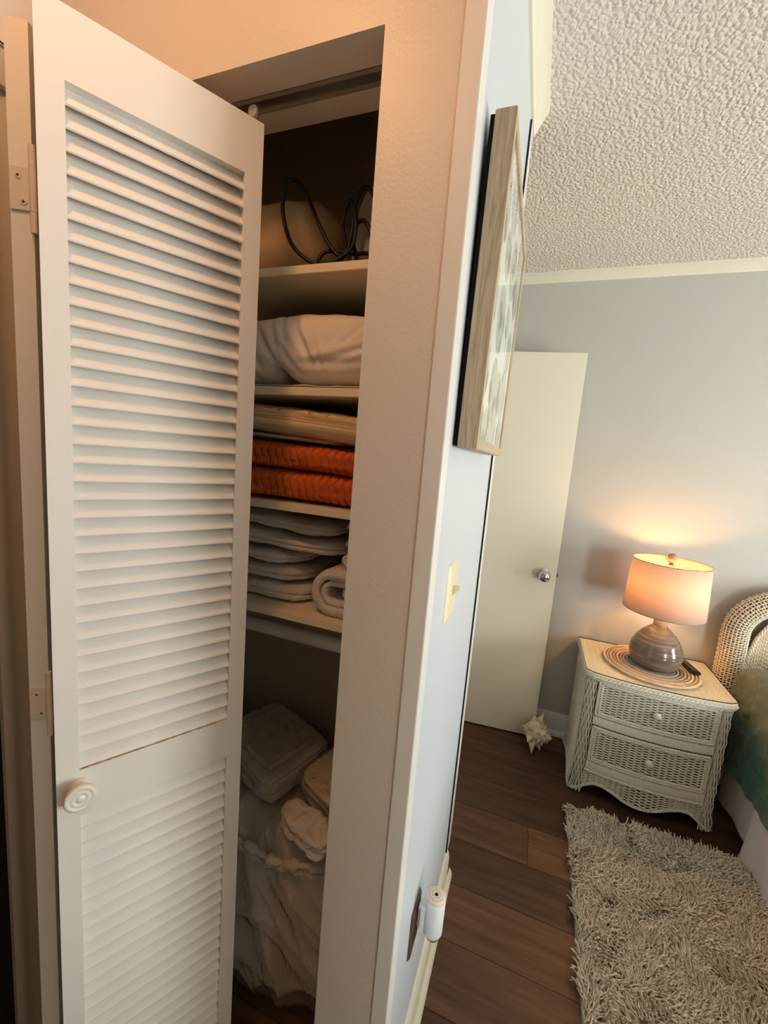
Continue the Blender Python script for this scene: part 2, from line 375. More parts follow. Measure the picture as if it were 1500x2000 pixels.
def weave(nb, S, nstake, nstrand, r, amp, per=4, rs=None, seg=5, jitter=.0, vertical=False):
    """S(u,v)->(P,N) arrays. strands run along u, stakes along v"""
    u = np.linspace(0, 1, nstake*per+1); v = (np.arange(nstrand)+.5)/nstrand
    U, Vv = np.meshgrid(u, v)
    Vj = Vv+RNG.normal(0, jitter, Vv.shape) if jitter else Vv
    P, N = S(U, Vj); ph = np.cos(np.pi*(U*nstake)+np.pi*np.arange(nstrand)[:, None])
    nb.tubes(P+N*(amp*ph)[..., None], N, r, seg, .8)
    su = (np.arange(nstake)+.5)/nstake; sv = np.linspace(0, 1, max(6, nstrand//3))
    U, Vv = np.meshgrid(su, sv, indexing='ij'); P, N = S(U, Vv)
    nb.tubes(P, N, rs or r*.9, seg)
    return nb
def braid(nb, path, R, r, strands=3, pitch=.03, per=None, seg=5):
    """twisted strands around a polyline path"""
    P = np.asarray(path, float); L = np.concatenate([[0], np.cumsum(np.linalg.norm(np.diff(P, axis=0), axis=1))])
    n = max(12, int(L[-1]/pitch*10)); t = np.linspace(0, L[-1], n); Q = np.stack([np.interp(t, L, P[:, i]) for i in range(3)], 1)
    T = np.gradient(Q, axis=0); T /= np.linalg.norm(T, axis=1, keepdims=True)
    ref = np.where(np.abs(T[:, 2:3]) < .9, np.array([[0, 0, 1.]]), np.array([[0, 1., 0]])); B = np.cross(T, ref); B /= np.linalg.norm(B, axis=1, keepdims=True); U = np.cross(B, T)
    C = []
    for k in range(strands):
        a = 2*np.pi*(t/pitch/1.0+k/strands); C.append(Q+B*(R*np.cos(a))[:, None]+U*(R*np.sin(a))[:, None])
    C = np.array(C); nb.tubes(C, np.broadcast_to(U, C.shape), r, seg); return nb

# ================================================================== THE SETTING
YW, XB, XJ, XL, ZH, ZC, YF = .6023, -.1355, -.2736, -.868, 2.0677, 2.452, 2.386
YB, YE = .735, 1.338                       # back of the closet front wall, end of the side wall
LX = -.95                                  # left wall of the passage
# floor: base slab, then every plank
fl = build('floor', MB().box(-2.2, 3.5, -2.3, 2.5, -.06, -.010), MT['dark'])
struct(fl, 'dark brown wood plank floor running through bedroom and closet', 'floor')
pw, plen = .1815, 1.22
plank0 = None
rows = int((2.40+2.2)/pw)+1
for r in range(rows):
    y1 = 1.4985+pw*5-pw*r
    if y1-pw < -2.2: break
    off = {4: 1.026, 5: .35, 3: .62, 2: .18, 6: .75}.get(r, random.uniform(0, plen)) % plen
    x = -2.1-plen+off
    k = 0
    while x < 3.4:
        a, b = max(x, -.955), min(x+plen, 3.4)
        if b-a > .03:
            full = abs((b-a)-plen) < 1e-4
            if full and plank0 is not None:
                share('plank', plank0, fl, ((a+b)/2, y1-pw/2, 0))
            else:
                w = (b-a)/2-.0006; p = build('plank', MB().box(-w, w, -pw/2+.0006, pw/2-.0006, -.0098, 0), MT['plank'], fl, bevel=.0007)
                p.location = ((a+b)/2, y1-pw/2, 0)
                if full: plank0 = p
        x += plen
ce = build('ceiling', MB().box(-2.2, 3.5, -2.3, 2.5, ZC, ZC+.1), MT['popcorn'])
struct(ce, 'off-white popcorn textured ceiling above the bedroom', 'ceiling')

# closet front wall (opening, recess for the track)
w = MB()
w.box(LX, XL, YW, YB, -.01, ZC); w.box(XJ, -.15, YW, YB, -.01, ZC)
w.box(XL, XJ, YW, .657, ZH, ZC); w.box(XL, XJ, .657, .692, ZH+.020, ZC); w.box(XL, XJ, .692, YB, ZH, ZC)
struct(build('wall_front', w, MT['closet_paint']), 'cream textured wall around the open linen closet', 'wall')
# side wall with the picture, and the closet's back wall
w = MB(); w.prism([(-.15, YW+.003), (XB, YW+.003), (XB, YE), (-.235, YE), (-.235, YB), (-.15, YB)], lambda a, b, t: (a, b, t), -.01, ZC)
struct(build('wall_side', w, MT['grey_paint']), 'pale blue-grey wall carrying the picture and light switch', 'wall')
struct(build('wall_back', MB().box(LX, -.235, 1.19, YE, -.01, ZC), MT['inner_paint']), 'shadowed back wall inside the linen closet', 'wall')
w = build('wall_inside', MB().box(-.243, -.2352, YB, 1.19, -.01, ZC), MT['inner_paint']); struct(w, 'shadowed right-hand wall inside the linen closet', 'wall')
struct(build('wall_far', MB().box(-.80, 3.5, YF, YF+.1, -.01, ZC), MT['far_paint']), 'grey painted bedroom wall behind the table lamp', 'wall')
struct(build('wall_entry', MB().box(-.80, -.70, YE, YF, -.01, ZC), MT['far_paint']), 'grey wall hidden behind the closet corner by the door', 'wall')
w = MB(); V = WIN_FILL
w.box(LX-.1, V['x0'], -2.3, -2.2, -.01, ZC); w.box(V['x1'], 3.5, -2.3, -2.2, -.01, ZC); w.box(V['x0'], V['x1'], -2.3, -2.2, V['z1'], ZC); w.box(V['x0'], V['x1'], -2.3, -2.2, -.01, V['z0'])
struct(build('wall_rear', w, MT['far_paint']), 'grey bedroom wall behind the viewer', 'wall')
struct(build('wall_light_block', MB().box(LX, 1.15, -.72, -.60, -.01, ZC), MT['partition']), 'added brown wall behind the viewer, blocking rear light from the passage', 'wall')  # unseen wall added to keep the rear window's light out of the passage
# left wall of the passage with an unlit doorway
D0, D1, DZ = -.32, .466, 2.035
w = MB(); w.box(LX-.1, LX, -2.2, D0, -.01, ZC); w.box(LX-.1, LX, D1, YE, -.01, ZC); w.box(LX-.1, LX, D0, D1, DZ, ZC)
struct(build('wall_left', w, MT['closet_paint']), 'cream wall left of the closet with an unlit doorway', 'wall')
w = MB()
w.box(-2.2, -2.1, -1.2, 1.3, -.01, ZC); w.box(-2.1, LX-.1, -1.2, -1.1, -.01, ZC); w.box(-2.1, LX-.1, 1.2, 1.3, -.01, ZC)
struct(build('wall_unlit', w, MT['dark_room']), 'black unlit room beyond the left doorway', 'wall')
# right wall with the glass door that lights the room
w = MB(); X0 = WIN['x']
w.box(X0, X0+.1, -2.2, WIN['y0'], -.01, ZC); w.box(X0, X0+.1, WIN['y1'], YF, -.01, ZC)
w.box(X0, X0+.1, WIN['y0'], WIN['y1'], WIN['z1'], ZC); w.box(X0, X0+.1, WIN['y0'], WIN['y1'], -.01, WIN['z0'])
struct(build('wall_right', w, MT['far_paint']), 'grey bedroom wall with the tall window, outside the picture', 'wall')
win = empty('window_1', (0, 0, 0)); struct(win, 'tall white-framed window that lights the bedroom', 'window')
w = MB(); y0, y1, z0, z1 = WIN['y0'], WIN['y1'], WIN['z0'], WIN['z1']; t = .045
w.box(X0+.02, X0+.06, y0, y0+t, z0, z1); w.box(X0+.02, X0+.06, y1-t, y1, z0, z1); w.box(X0+.02, X0+.06, y0+t, y1-t, z0, z0+t)
w.box(X0+.02, X0+.06, y0+t, y1-t, z1-t, z1)
build('window_frame', w, MT['white_trim'], win)
build('pane', MB().box(X0+.038, X0+.042, y0+t, y1-t, z0+t, z1-t), MT['glass'], win)

win = empty('fill_window', (0, 0, 0)); struct(win, 'added unseen white-framed window behind the viewer, a fill light', 'window')  # opening added only for its light on camera-facing surfaces
w = MB(); w.box(V['x0'], V['x0']+t, -2.26, -2.22, V['z0'], V['z1']); w.box(V['x1']-t, V['x1'], -2.26, -2.22, V['z0'], V['z1']); w.box(V['x0']+t, V['x1']-t, -2.26, -2.22, V['z0'], V['z0']+t); w.box(V['x0']+t, V['x1']-t, -2.26, -2.22, V['z1']-t, V['z1'])
build('window_frame', w, MT['white_trim'], win)
build('pane', MB().box(V['x0']+t, V['x1']-t, -2.242, -2.238, V['z0']+t, V['z1']-t), MT['glass'], win)

# corner guards (thin moulded strips) on the two outside corners of the side wall
g = MB(); g.prism([(-.1605, YW-.004), (-.1320, YW-.004), (-.1320, .640), (XB, .640), (XB, YW), (-.1605, YW)], lambda a, b, t: (a, b, t), .10, ZC-.002)
tr = build('trim_1', g, MT['white_trim'], bevel=.0012); struct(tr, 'narrow white corner strip between closet wall and side wall', 'trim')
g = MB(); g.prism([(XB, 1.290), (XB+.0055, 1.290), (XB+.0055, YE+.004), (-.16, YE+.004), (-.16, YE), (XB, YE)], lambda a, b, t: (a, b, t), .14, 2.405)
tr = build('trim_2', g, MT['white_trim'], bevel=.0008); struct(tr, 'thin white corner strip at the far end of the side wall', 'trim')
build('seam_shade_strip', MB().box(XB, XB+.0050, 1.2855, 1.2898, .14, 2.405), MT['dark'], tr)  # dark strip stands in for the shaded edge of the corner guard

# crown mouldings: stepped cove profile (d = out from wall, h = below ceiling)
CR = [(0, 0), (.044, 0), (.044, .006), (.039, .009), (.033, .012), (.024, .020), (.015, .030), (.010, .034), (.0075, .040), (0, .040)]
def crown_poly(): return CR
g = MB()
def f(a, b, t): return (XB+a, t-(a*1.0 if t > 1 else 0)*0, ZC-b)
n = len(CR)
vs_ = [(XB+a, YW+.05, ZC-b) for a, b in CR]+[(XB+a, YE-.002-.20*0-a*.9+.04*.9, ZC-b) for a, b in CR]
g.add(vs_, [tuple(range(n)), tuple(range(n, 2*n))[::-1]]+[(i, n+i, n+(i+1) % n, (i+1) % n) for i in range(n)])
struct(build('trim_3', g, MT['cream_trim'], smooth=math.radians(40)), 'cream crown moulding ending at the side wall corner', 'trim')
g = MB(); g.prism(CR, lambda a, b, t: (t, YF-a, ZC-b), -.70, 3.4)
struct(build('trim_4', g, MT['cream_trim'], smooth=math.radians(40)), 'long cream crown moulding along the bedroom far wall', 'trim')
# baseboards with shoe moulding
BP = [(0, 0), (.026, 0), (.026, .012), (.022, .024), (.014, .030), (.013, .032), (.013, .105), (.010, .118), (.006, .126), (0, .128)]
g = MB(); vs_ = [(XB+a, .645, b) for a, b in BP]+[(XB+a, YE-.03-(a-.013)*.5+(.035 if a > .0135 else 0), b) for a, b in BP]
n = len(BP); g.add(vs_, [tuple(range(n)), tuple(range(n, 2*n))[::-1]]+[(i, n+i, n+(i+1) % n, (i+1) % n) for i in range(n)])
struct(build('baseboard_side', g, MT['cream_trim'], smooth=math.radians(40)), 'cream baseboard and shoe strip along the side wall', 'baseboard')
g = MB(); g.prism(BP, lambda a, b, t: (t, YF-a, b), -.70, 3.4)
struct(build('baseboard_far', g, MT['white_trim'], smooth=math.radians(40)), 'white baseboard under the grey far wall', 'baseboard')

# casing of the unlit doorway
cs = empty('trim_5', (LX, D1, 0)); struct(cs, 'moulded beige door casing at the left edge', 'trim')
PR = [(0, 0), (0, .010), (.006, .014), (.016, .015), (.022, .0115), (.034, .0115), (.040, .015), (.052, .018), (.060, .019), (.066, .017), (.066, 0)]
g = MB(); g.prism(PR, lambda a, b, t: (LX+b, D1+a, t), 0, DZ+.004); o = build('casing_upright', g, MT['casing_paint'], cs, smooth=math.radians(50)); o.location = (-LX, -D1, 0)
g = MB(); g.box(LX, LX+.026, D0-.06, D1+.058, DZ+.004, DZ+.066); g.box(LX, LX+.031, D0-.066, D1+.064, DZ+.066, DZ+.072)
o = build('casing_head', g, MT['casing_paint'], cs, bevel=.003); o.location = (-LX, -D1, 0)
struct(build('doorway_dark_panel', MB().box(LX-.040, LX-.0005, D0-.0, D1, -.008, DZ), MT['dark']), 'added black panel standing in for the dark of the left doorway', 'door')  # black sheet added in place of the doorway's darkness
g = MB(); g.box(LX-.012, LX+.0012, D1-.021, D1-.0005, .965, 1.02); o = build('strike_plate', g, MT['brown_plate'], cs); o.location = (-LX, -D1, 0)

# ------------------------------------------------------------------ bifold closet door
PTH = .52
T = Vector((-.5078, .6523, 0)); e_ = Vector((-math.sin(PTH), -math.cos(PTH), 0)); n_ = Vector((math.cos(PTH), -math.sin(PTH), 0))
PW, TH, ST = .302, .028, .0305
dr = empty('door_1', (T.x, T.y, 0)); struct(dr, 'white louvred bifold closet door standing half folded', 'door')
def leaf_mesh():
    g = MB(); zb, zt = .03, 2.018
    g.box(0, ST, -TH, 0, zb, zt); g.box(PW-ST, PW, -TH, 0, zb, zt)
    for a, b in ((1.930, zt), (.842, .926), (zb, .145)): g.box(ST, PW-ST, -TH, 0, a, b)
    return g
def slat_mesh():
    g = MB(); h = (PW-2*ST)/2+.001
    poly = [(-.0030, .0005), (-.0018, .0022), (-.0022, .0048), (-.0235, .0375), (-.0268, .0365), (-.0268, .0335), (-.0060, .0012)]
    g.prism(poly, lambda a, b, t: (t, a, b), -h, h); return g
def add_slats(leaf, first):
    zs = []
    p = (1.930-.926)/36
    zs += [.926+.0006+p*i for i in range(36)]
    p2 = (.842-.145)/24; zs += [.145+.0006+p2*i for i in range(24)]
    for z in zs:
        zz = z
        if first[0] is None:
            s = build('slat', slat_mesh(), MT['door_paint'], leaf); first[0] = s; s.location = (PW/2, 0, zz)
        else: share('slat', first[0], leaf, (PW/2, 0, zz))
rzB = math.atan2(e_.y, e_.x)
leafB = build('louvred_leaf', leaf_mesh(), MT['door_paint'], dr); leafB.rotation_euler = (0, 0, rzB)
first = [None]; add_slats(leafB, first)
a2 = Vector((-.50, .866, 0)).normalized(); nA = Vector((-a2.y, a2.x, 0))
hp = Vector((-.6905, .4035, 0)); oA = hp+nA*TH
leafA = build('louvred_leaf', leaf_mesh(), MT['door_paint'], dr)
leafA.location = (oA.x-T.x, oA.y-T.y, -.020); leafA.rotation_euler = (0, 0, math.atan2(a2.y, a2.x))
add_slats(leafA, first)
# bare wood crack where the paint peeled under the upper louvres
g = MB()
for i in range(26):
    x = ST+.004+i*.0090; h = random.uniform(.0002, .0012)
    if random.random() < .35: continue
    g.box(x, x+.0088, -.0012, .00035, .9262, .9262+h+.0006)
build('paint_crack', g, MT['raw_wood'], leafB)
# round turned knob
KP = [(0, .0), (.0165, 0), (.0175, .003), (.012, .006), (.009, .011), (.0095, .015), (.018, .018), (.0220, .0215), (.0225, .025), (.0215, .0285), (.0180, .0300), (.0160, .0288), (.0145, .0282),
      (.0125, .0290), (.0105, .0298), (.0088, .0290), (.0075, .0282), (.0060, .0286), (.0045, .0300), (.002, .0306), (0, .0306)]
g = MB(); g.lathe(KP, 40, (0, 0, 0), rot=Matrix.Rotation(math.radians(-90), 3, 'X'))
k = build('knob', g, MT['door_paint'], leafB, smooth=True); k.location = (.2727, 0, .8950)
# hinges on the folded edge
for z in (1.795, 1.040):
    hg = MB(); hg.box(-.0022, 0, -.0275, -.0008, -.027, .027)
    h = build('hinge', hg, MT['hinge_paint'], dr, bevel=.0006); h.rotation_euler = (0, 0, math.atan2(a2.y, a2.x)); h.location = (oA.x-T.x, oA.y-T.y, z-.0)
    bb = MB(); bb.lathe([(.0042, -.055), (.0042, -.029), (.0036, -.0285), (.0045, -.028), (.0045, .028), (.0036, .0285), (.0042, .029), (.0042, .055)], 12, (-.003, -.0300, 0)); build('knuckle', bb, MT['hinge_paint'], h, smooth=math.radians(40))
    for yy, zz in ((-.012, .016), (-.018, -.016)):
        sc = MB(); sc.lathe([(.0042, 0), (.0040, .0008), (.0, .0012)], 14, (-.0022, yy, zz), rot=Matrix.Rotation(math.radians(-90), 3, 'Y')); sw = build('screw', sc, MT['hinge_paint'], h, smooth=math.radians(40))
        sc = MB(); sc.box(-.0036, -.0033, yy-.0020, yy+.0020, zz-.0005, zz+.0005); sc.box(-.0036, -.0033, yy-.0005, yy+.0005, zz-.0020, zz+.0020)
        build('screw_slot', sc, MT['dark'], h)
# guide wheel in the track
g = MB(); g.lathe([(.0035, -.005), (.009, -.005), (.010, -.003), (.010, .003), (.009, .005), (.0035, .005)], 24, (0, 0, 0), rot=Matrix.Rotation(math.radians(90), 3, 'X')); g.tube([(0, 0, -.030), (0, 0, .006)], .003, 8)
rl = build('guide_wheel', g, MT['track_metal'], dr, smooth=math.radians(40)); rl.location = (e_.x*.012-n_.x*.016, e_.y*.012-n_.y*.016, 2.038)
# track
tk = MB(); tk.box(XL, XJ, .6585, .6905, ZH+.0175, ZH+.0195); tk.box(XL, XJ, .6585, .6600, ZH-.001, ZH+.0175); tk.box(XL, XJ, .6890, .6905, ZH-.001, ZH+.0175)
tk.box(XL, XJ, .6600, .6655, ZH-.001, ZH+.0006); tk.box(XL, XJ, .6815, .6890, ZH-.001, ZH+.0006)
tag(build('door_track', tk, MT['track_metal']), 'grey metal track in the closet header above the folding door', 'track')

# ------------------------------------------------------------------ slab door standing open
TD = -.106; dxy = Vector((-math.cos(TD), math.sin(TD), 0)); d2 = empty('door_2', (.158, 2.285, 0)); d2.rotation_euler = (0, 0, math.atan2(-dxy.y, -dxy.x))
struct(d2, 'plain cream slab door standing open against the far wall', 'door')
build('door_slab', MB().box(-.74, 0, 0, .035, .012, 2.045), MT['slab_paint'], d2, bevel=.0015)
kp = [(0, 0), (.033, 0), (.033, .004), (.027, .008), (.012, .011), (.011, .030), (.016, .036), (.024, .042), (.0285, .050), (.0295, .058), (.027, .067), (.020, .074), (.010, .0775), (0, .078)]
g = MB(); g.lathe(kp, 40, rot=Matrix.Rotation(math.radians(90), 3, 'X')); k = build('knob', g, MT['chrome'], d2, smooth=True); k.location = (-.066, 0, .930)
g = MB(); g.box(0, .0015, .006, .030, .90, .957); g.box(0, .010, .011, .024, .919, .938); build('latch', g, MT['brown_plate'], d2, bevel=.0008)

# ------------------------------------------------------------------ hall ceiling lamp (above the picture, it lights the closet wall)
hl = empty('ceiling_lamp', HALL_LAMP['loc']); tag(hl, 'warm flush ceiling lamp over the closet, above the picture', 'lamp')
g = MB(); g.lathe([(.0, 0), (.10, 0), (.105, -.008), (.10, -.018), (0, -.018)], 32); build('lamp_base', g, MT['white_trim'], hl, smooth=math.radians(40))
g = MB(); g.lathe([(.085, -.018), (.083, -.035), (.072, -.055), (.05, -.07), (.025, -.078), (0, -.080)], 24); build('glass_dome', g, MT['hall_glow'], hl, smooth=True)

# ================================================================== LINEN CLOSET
SH = [1.839, 1.603, 1.359, 1.115]; ST_ = .0175; SY0, SY1 = .760, 1.188; SX0, SX1 = LX+.001, -.2435
for z, lab in zip(SH, ('topmost cream closet shelf, under the beige cushion and iron', 'cream closet shelf under the puffy white pillow',
                       'cream closet shelf under the folded orange quilt', 'lowest cream closet shelf, under the white towels')):
    tag(build('closet_shelf', MB().box(SX0, SX1, SY0, SY1, z-ST_, z), MT['shelf_paint'], bevel=.0012), lab, 'shelf', 'fixed shelves of the linen closet')
g = MB(); g.tube([(SX0, .845, 1.024), (SX1, .845, 1.024)], .0175, 20)
tag(build('closet_rod', g, MT['white_trim'], smooth=math.radians(40)), 'white hanging rod below the lowest closet shelf', 'rod')

# --- top shelf: rolled beige cushion, steam iron with its cord
def dz(q, p): return .010*nz(p, 9, 3)+.004*nz(p, 28, 1)-.012*max(0, 1-abs((p[0]+.475)*26))*(1 if q[1] < .4 else 0)
g = MB(); soft_box(g, (-.66, .955, 1.9305), (.21, .165, .0915), 3.2, 26, dz)
soft_box(g, (-.498, 1.000, 1.893), (.066, .12, .0540), 3.0, 18, lambda q, p: .012*nz(p, 14, 5)+.006*ridge(p, 26, 2))
clampz(g, SH[0]+.0005); tag(build('folded_cushion', g, MT['linen_beige'], smooth=True), 'rolled beige cushion on the topmost closet shelf', 'cushion')
ir = empty('clothes_iron', (-.362, .860, SH[0])); tag(ir, 'clothes iron with tangled black cord on the topmost shelf', 'iron')
# standing on its heel, sole towards the left
def sole(t):   # outline of the sole: half-width as a function of height
    return .055*math.sqrt(max(0, 1-(t**2.2)))
hs = [i/14 for i in range(15)]; poly = [(-sole(t), .012+t*.155) for t in hs]+[(sole(t), .012+t*.155) for t in hs[::-1][1:]]
g = MB(); g.prism(poly, lambda a, b, t: (t, a, b), -.040, -.030); build('soleplate', g, MT['steel_plate'], ir, bevel=.002).rotation_euler = (0, 0, math.radians(58))
g = MB(); poly2 = [(a*.94, .010+(b-.012)*.96) for a, b in poly]; g.prism(poly2, lambda a, b, t: (t, a*(1-(t+.030)*4), b), -.030, .012); build('iron_body', g, MT['black_plastic'], ir, bevel=.003).rotation_euler = (0, 0, math.radians(58))
g = MB(); g.tube([(.008, 0, .022), (.045, 0, .030), (.062, 0, .055), (.060, 0, .095), (.040, 0, .125), (.010, 0, .130)], .013, 12); build('iron_handle', g, MT['black_plastic'], ir, smooth=True).rotation_euler = (0, 0, math.radians(58))
g = MB(); g.box(-.030, .055, -.040, .040, 0, .016); build('iron_heel', g, MT['black_plastic'], ir, bevel=.004).rotation_euler = (0, 0, math.radians(58))
def spline(cp, n=14):
    P = [Vector(p) for p in cp]; out = []
    for i in range(len(P)-1):
        a, b, c, d = P[max(i-1, 0)], P[i], P[i+1], P[min(i+2, len(P)-1)]
        for k in range(n):
            t = k/n; out.append((.5*((2*b)+(c-a)*t+(2*a-5*b+4*c-d)*t*t+(3*b-a-3*c+d)*t*t*t))[:])
    out.append(P[-1][:]); return out
w0 = [(-.325, .80, 1.900), (-.372, .80, 1.985), (-.398, .80, 1.965), (-.405, .80, 1.90), (-.42, .80, 1.868), (-.47, .79, 1.850), (-.525, .78, 1.885), (-.553, .78, 1.95), (-.548, .78, 2.005),
      (-.530, .79, 2.014), (-.508, .80, 1.985), (-.478, .80, 1.930), (-.452, .80, 1.890), (-.425, .80, 1.868), (-.40, .80, 1.885), (-.397, .80, 1.935), (-.412, .80, 1.968), (-.425, .80, 1.93), (-.42, .81, 1.88),
      (-.44, .80, 1.855), (-.475, .80, 1.862), (-.462, .81, 1.884), (-.41, .82, 1.880), (-.37, .81, 1.872), (-.36, .79, 1.850), (-.405, .785, 1.846), (-.45, .795, 1.849), (-.47, .83, 1.846), (-.40, .84, 1.846), (-.355, .80, 1.86),
      (-.36, .79, 1.905), (-.385, .80, 1.93), (-.407, .81, 1.91), (-.40, .82, 1.860), (-.43, .79, 1.8465)]
g = MB(); g.tube([(x+.362, y-.860, z-SH[0]) for x, y, z in spline(w0, 10)], .0040, 8); build('power_cord', g, MT['cord_black'], ir, smooth=True)

# --- second shelf: puffy pillow over a flat white sheet
CREASE = [(-.66, 1.745, -.60, 1.650, .010, .011), (-.625, 1.755, -.560, 1.655, .008, .010), (-.585, 1.760, -.545, 1.665, .007, .009), (-.560, 1.765, -.530, 1.700, .007, .007), (-.520, 1.750, -.470, 1.655, .010, .012),
          (-.480, 1.735, -.440, 1.640, .007, .010), (-.440, 1.760, -.455, 1.700, .006, .006), (-.400, 1.750, -.425, 1.680, .006, .006), (-.360, 1.740, -.400, 1.690, .006, .005), (-.50, 1.655, -.36, 1.660, .012, .009), (-.69, 1.70, -.62, 1.630, .010, .010),
          (-.545, 1.690, -.500, 1.640, .008, .009), (-.42, 1.665, -.335, 1.690, .010, .007), (-.53, 1.640, -.43, 1.632, .009, .006)]
def pdisp(q, p):
    v = .007*nz(p, 6, 2)+.0022*nz(p, 22, 4)
    if q[1] < .35:
        x, z = p[0]+.006*nz(p, 20, 1), p[2]+.004*nz(p, 24, 3)
        for x0, z0, x1, z1, w_, d in CREASE:
            dx, dzz = x1-x0, z1-z0; L2 = dx*dx+dzz*dzz; t = max(0, min(1, ((x-x0)*dx+(z-z0)*dzz)/L2)); dd = math.hypot(x-x0-t*dx, z-z0-t*dzz)
            v += d*(.75*math.exp(-(dd/(w_*1.9))**2)-1.15*math.exp(-(dd/(w_*.75))**2))*math.sin(math.pi*(.12+.76*t))
    return v-.030*math.exp(-((p[0]+.560)/.022)**2-((p[2]-SH[1]-.012)/.030)**2)*(1 if q[1] < 0 else 0)
g = MB(); soft_box(g, (-.520, .955, SH[1]+.0905), (.275, .178, .0800), 3.2, 72, pdisp)
clampz(g, SH[1]+.0075); tag(build('bed_pillow', g, MT['linen_white'], smooth=True), 'puffy creased white pillow on the second closet shelf', 'pillow')
def sheet(u, v):
    x = -.83+u*.53; y = .772+v*.33; z = SH[1]+.0045+.0012*nz((x, y, 0), 20, 4)+(.002*nz((x, y, 0), 45, 7) if v < .2 else 0)
    return (x, y, min(max(z, SH[1]+.0015), SH[1]+.0062))
g = MB(); g.grid(sheet, 60, 24); o = build('folded_sheet', g, MT['linen_white'], smooth=True); sm = o.modifiers.new('thick', 'SOLIDIFY'); sm.thickness = .001; sm.offset = 1
tag(o, 'flat white sheet lying under the puffy pillow', 'sheet')

# --- third shelf: striped blanket on a folded orange quilt
def sweep_fold(mb, x0, x1, y0, y1, zc, hh, nx, ns, shape, uvs=None):
    """stadium cross-section in YZ swept along X; shape(x,s)->(dy,dz,scale)"""
    rows = []
    for i in range(nx+1):
        x = x0+(x1-x0)*i/nx; row = []
        endf = min(1, min(i, nx-i)/3.0); endf = math.sqrt(1-(1-endf)**2)*.55+.45 if endf < 1 else 1
        if i in (0, nx): endf = .02
        for k in range(ns):
            a = 2*math.pi*k/ns; c_, s_ = math.cos(a), math.sin(a)
            ex = 5; rr = 1/((abs(c_)**ex+abs(s_)**ex)**(1/ex))
            dy, dz_, sc = shape(x, a)
            row.append((x, (y0+y1)/2+((y1-y0)/2-(1-sc)*.02)*c_*rr*(endf if endf > .1 else .02)+dy, zc+hh*sc*s_*rr*endf+dz_))
        rows.append(row)
    vs_ = [p for r in rows for p in r]; fs_ = []
    for i in range(nx):
        for k in range(ns): fs_.append((i*ns+k, i*ns+(k+1) % ns, (i+1)*ns+(k+1) % ns, (i+1)*ns+k))
    fs_.append(tuple(range(ns))); fs_.append(tuple(nx*ns+k for k in range(ns)))
    mb.add(vs_, fs_); return mb
def chan(x, a, ph):   # stitched channels every 19 mm
    t = ((x+ph+.004*math.sin(a*3))/.0185) % 1.0; gr = abs(t-.5)*2
    return 1-.26*max(0, (gr-.55)/.45)**2.2
def quilt_shape(ph, z0, tilt):
    def f(x, a):
        return (.008*nz((x, a, 0), 5, ph), tilt*(x+.5)+.004*nz((x*3, a*.6, 0), 4, ph), chan(x, a, ph)*(1+.06*nz((x*4, a, ph), 3)))
    return f
qz = SH[2]
g = MB(); sweep_fold(g, -.82, -.290, .772, 1.10, qz+.0365, .0345, 340, 32, quilt_shape(0, qz, -.0))
sweep_fold(g, -.82, -.285, .775, 1.09, qz+.0985, .0300, 340, 32, quilt_shape(.006, qz, -.02))
clampz(g, SH[2]+.0004); tag(build('orange_quilt', g, MT['orange_quilt'], smooth=True), 'thick orange channel-stitched quilt folded on the third closet shelf', 'quilt')
def blanket_shape(x, a): return (.010*nz((x, a, 0), 4, 2), -.075*(x+.5)+.003*nz((x*5, a, 1), 4), 1+.05*nz((x*3, a, 3), 3))
g = MB(); sweep_fold(g, -.80, -.318, .770, 1.08, qz+.1740, .0320, 60, 36, blanket_shape)
sweep_fold(g, -.82, -.40, .800, 1.07, qz+.1395, .0060, 40, 20, lambda x, a: (.006*nz((x, a, 0), 4, 7), -.035*(x+.5), 1))
clampz(g, None, SH[1]-ST_-.001); o = build('striped_blanket', g, MT['stripes'], smooth=True)
uvl = o.data.uv_layers.new(name='UVMap')
for lp in o.data.loops:
    v = o.data.vertices[lp.vertex_index].co; tl = v.z+.075*(v.x+.5)-qz
    uvl.data[lp.index].uv = (v.x, tl*1.0-(v.y-.77)*.6 if v.y < .93 else tl+1.3)
tag(o, 'tan striped blanket lying on top of the orange quilt', 'blanket')

# --- fourth shelf: white towels
tz = SH[3]
def terry(seed, a=.0045): return lambda q, p: a*nz(p, 14, seed)+.0018*nz(p, 60, seed)+.003*nz((p[0]*.6, p[1], p[2]*2), 30, seed)
TOPZ = [SH[3]]
def towel(name, c, half, rz_, label, tilt=0.0, seed=1, k=5, crease=True):
    g = MB(); R_ = Matrix.Rotation(rz_, 3, 'Z') @ Matrix.Rotation(tilt, 3, 'Y')
    d0 = terry(seed)
    def d(q, p):
        v = d0(q, p)
        if crease and q[1] < .2: v -= .0055*math.exp(-((q[2]-.08*math.sin(p[0]*20+seed))/.10)**2)
        return v
    soft_box(g, c, half, k, 38, d, R_)
    if seed == 1: clampz(g, SH[3]+.0004)
    return tag(build(name, g, MT['terry'], smooth=True), label, 'towel', 'white towels on the lowest closet shelf')
towel('bath_towel', (-.640, .965, tz+.0225), (.175, .165, .0205), .0, 'white folded towel at the bottom of the left towel stack', 0, 1, 6)
towel('bath_towel', (-.648, .965, tz+.0650), (.170, .160, .0165), .02, 'white folded towel second from the bottom of the left stack', 0, 2)
towel('bath_towel', (-.655, .960, tz+.1050), (.165, .160, .0170), -.03, 'white folded towel in the middle of the left stack', .012, 3, 4)
towel('bath_towel', (-.606, .955, tz+.1480), (.215, .160, .0175), .02, 'white folded towel second from the top of the towel pile', .055, 4, 4.5)
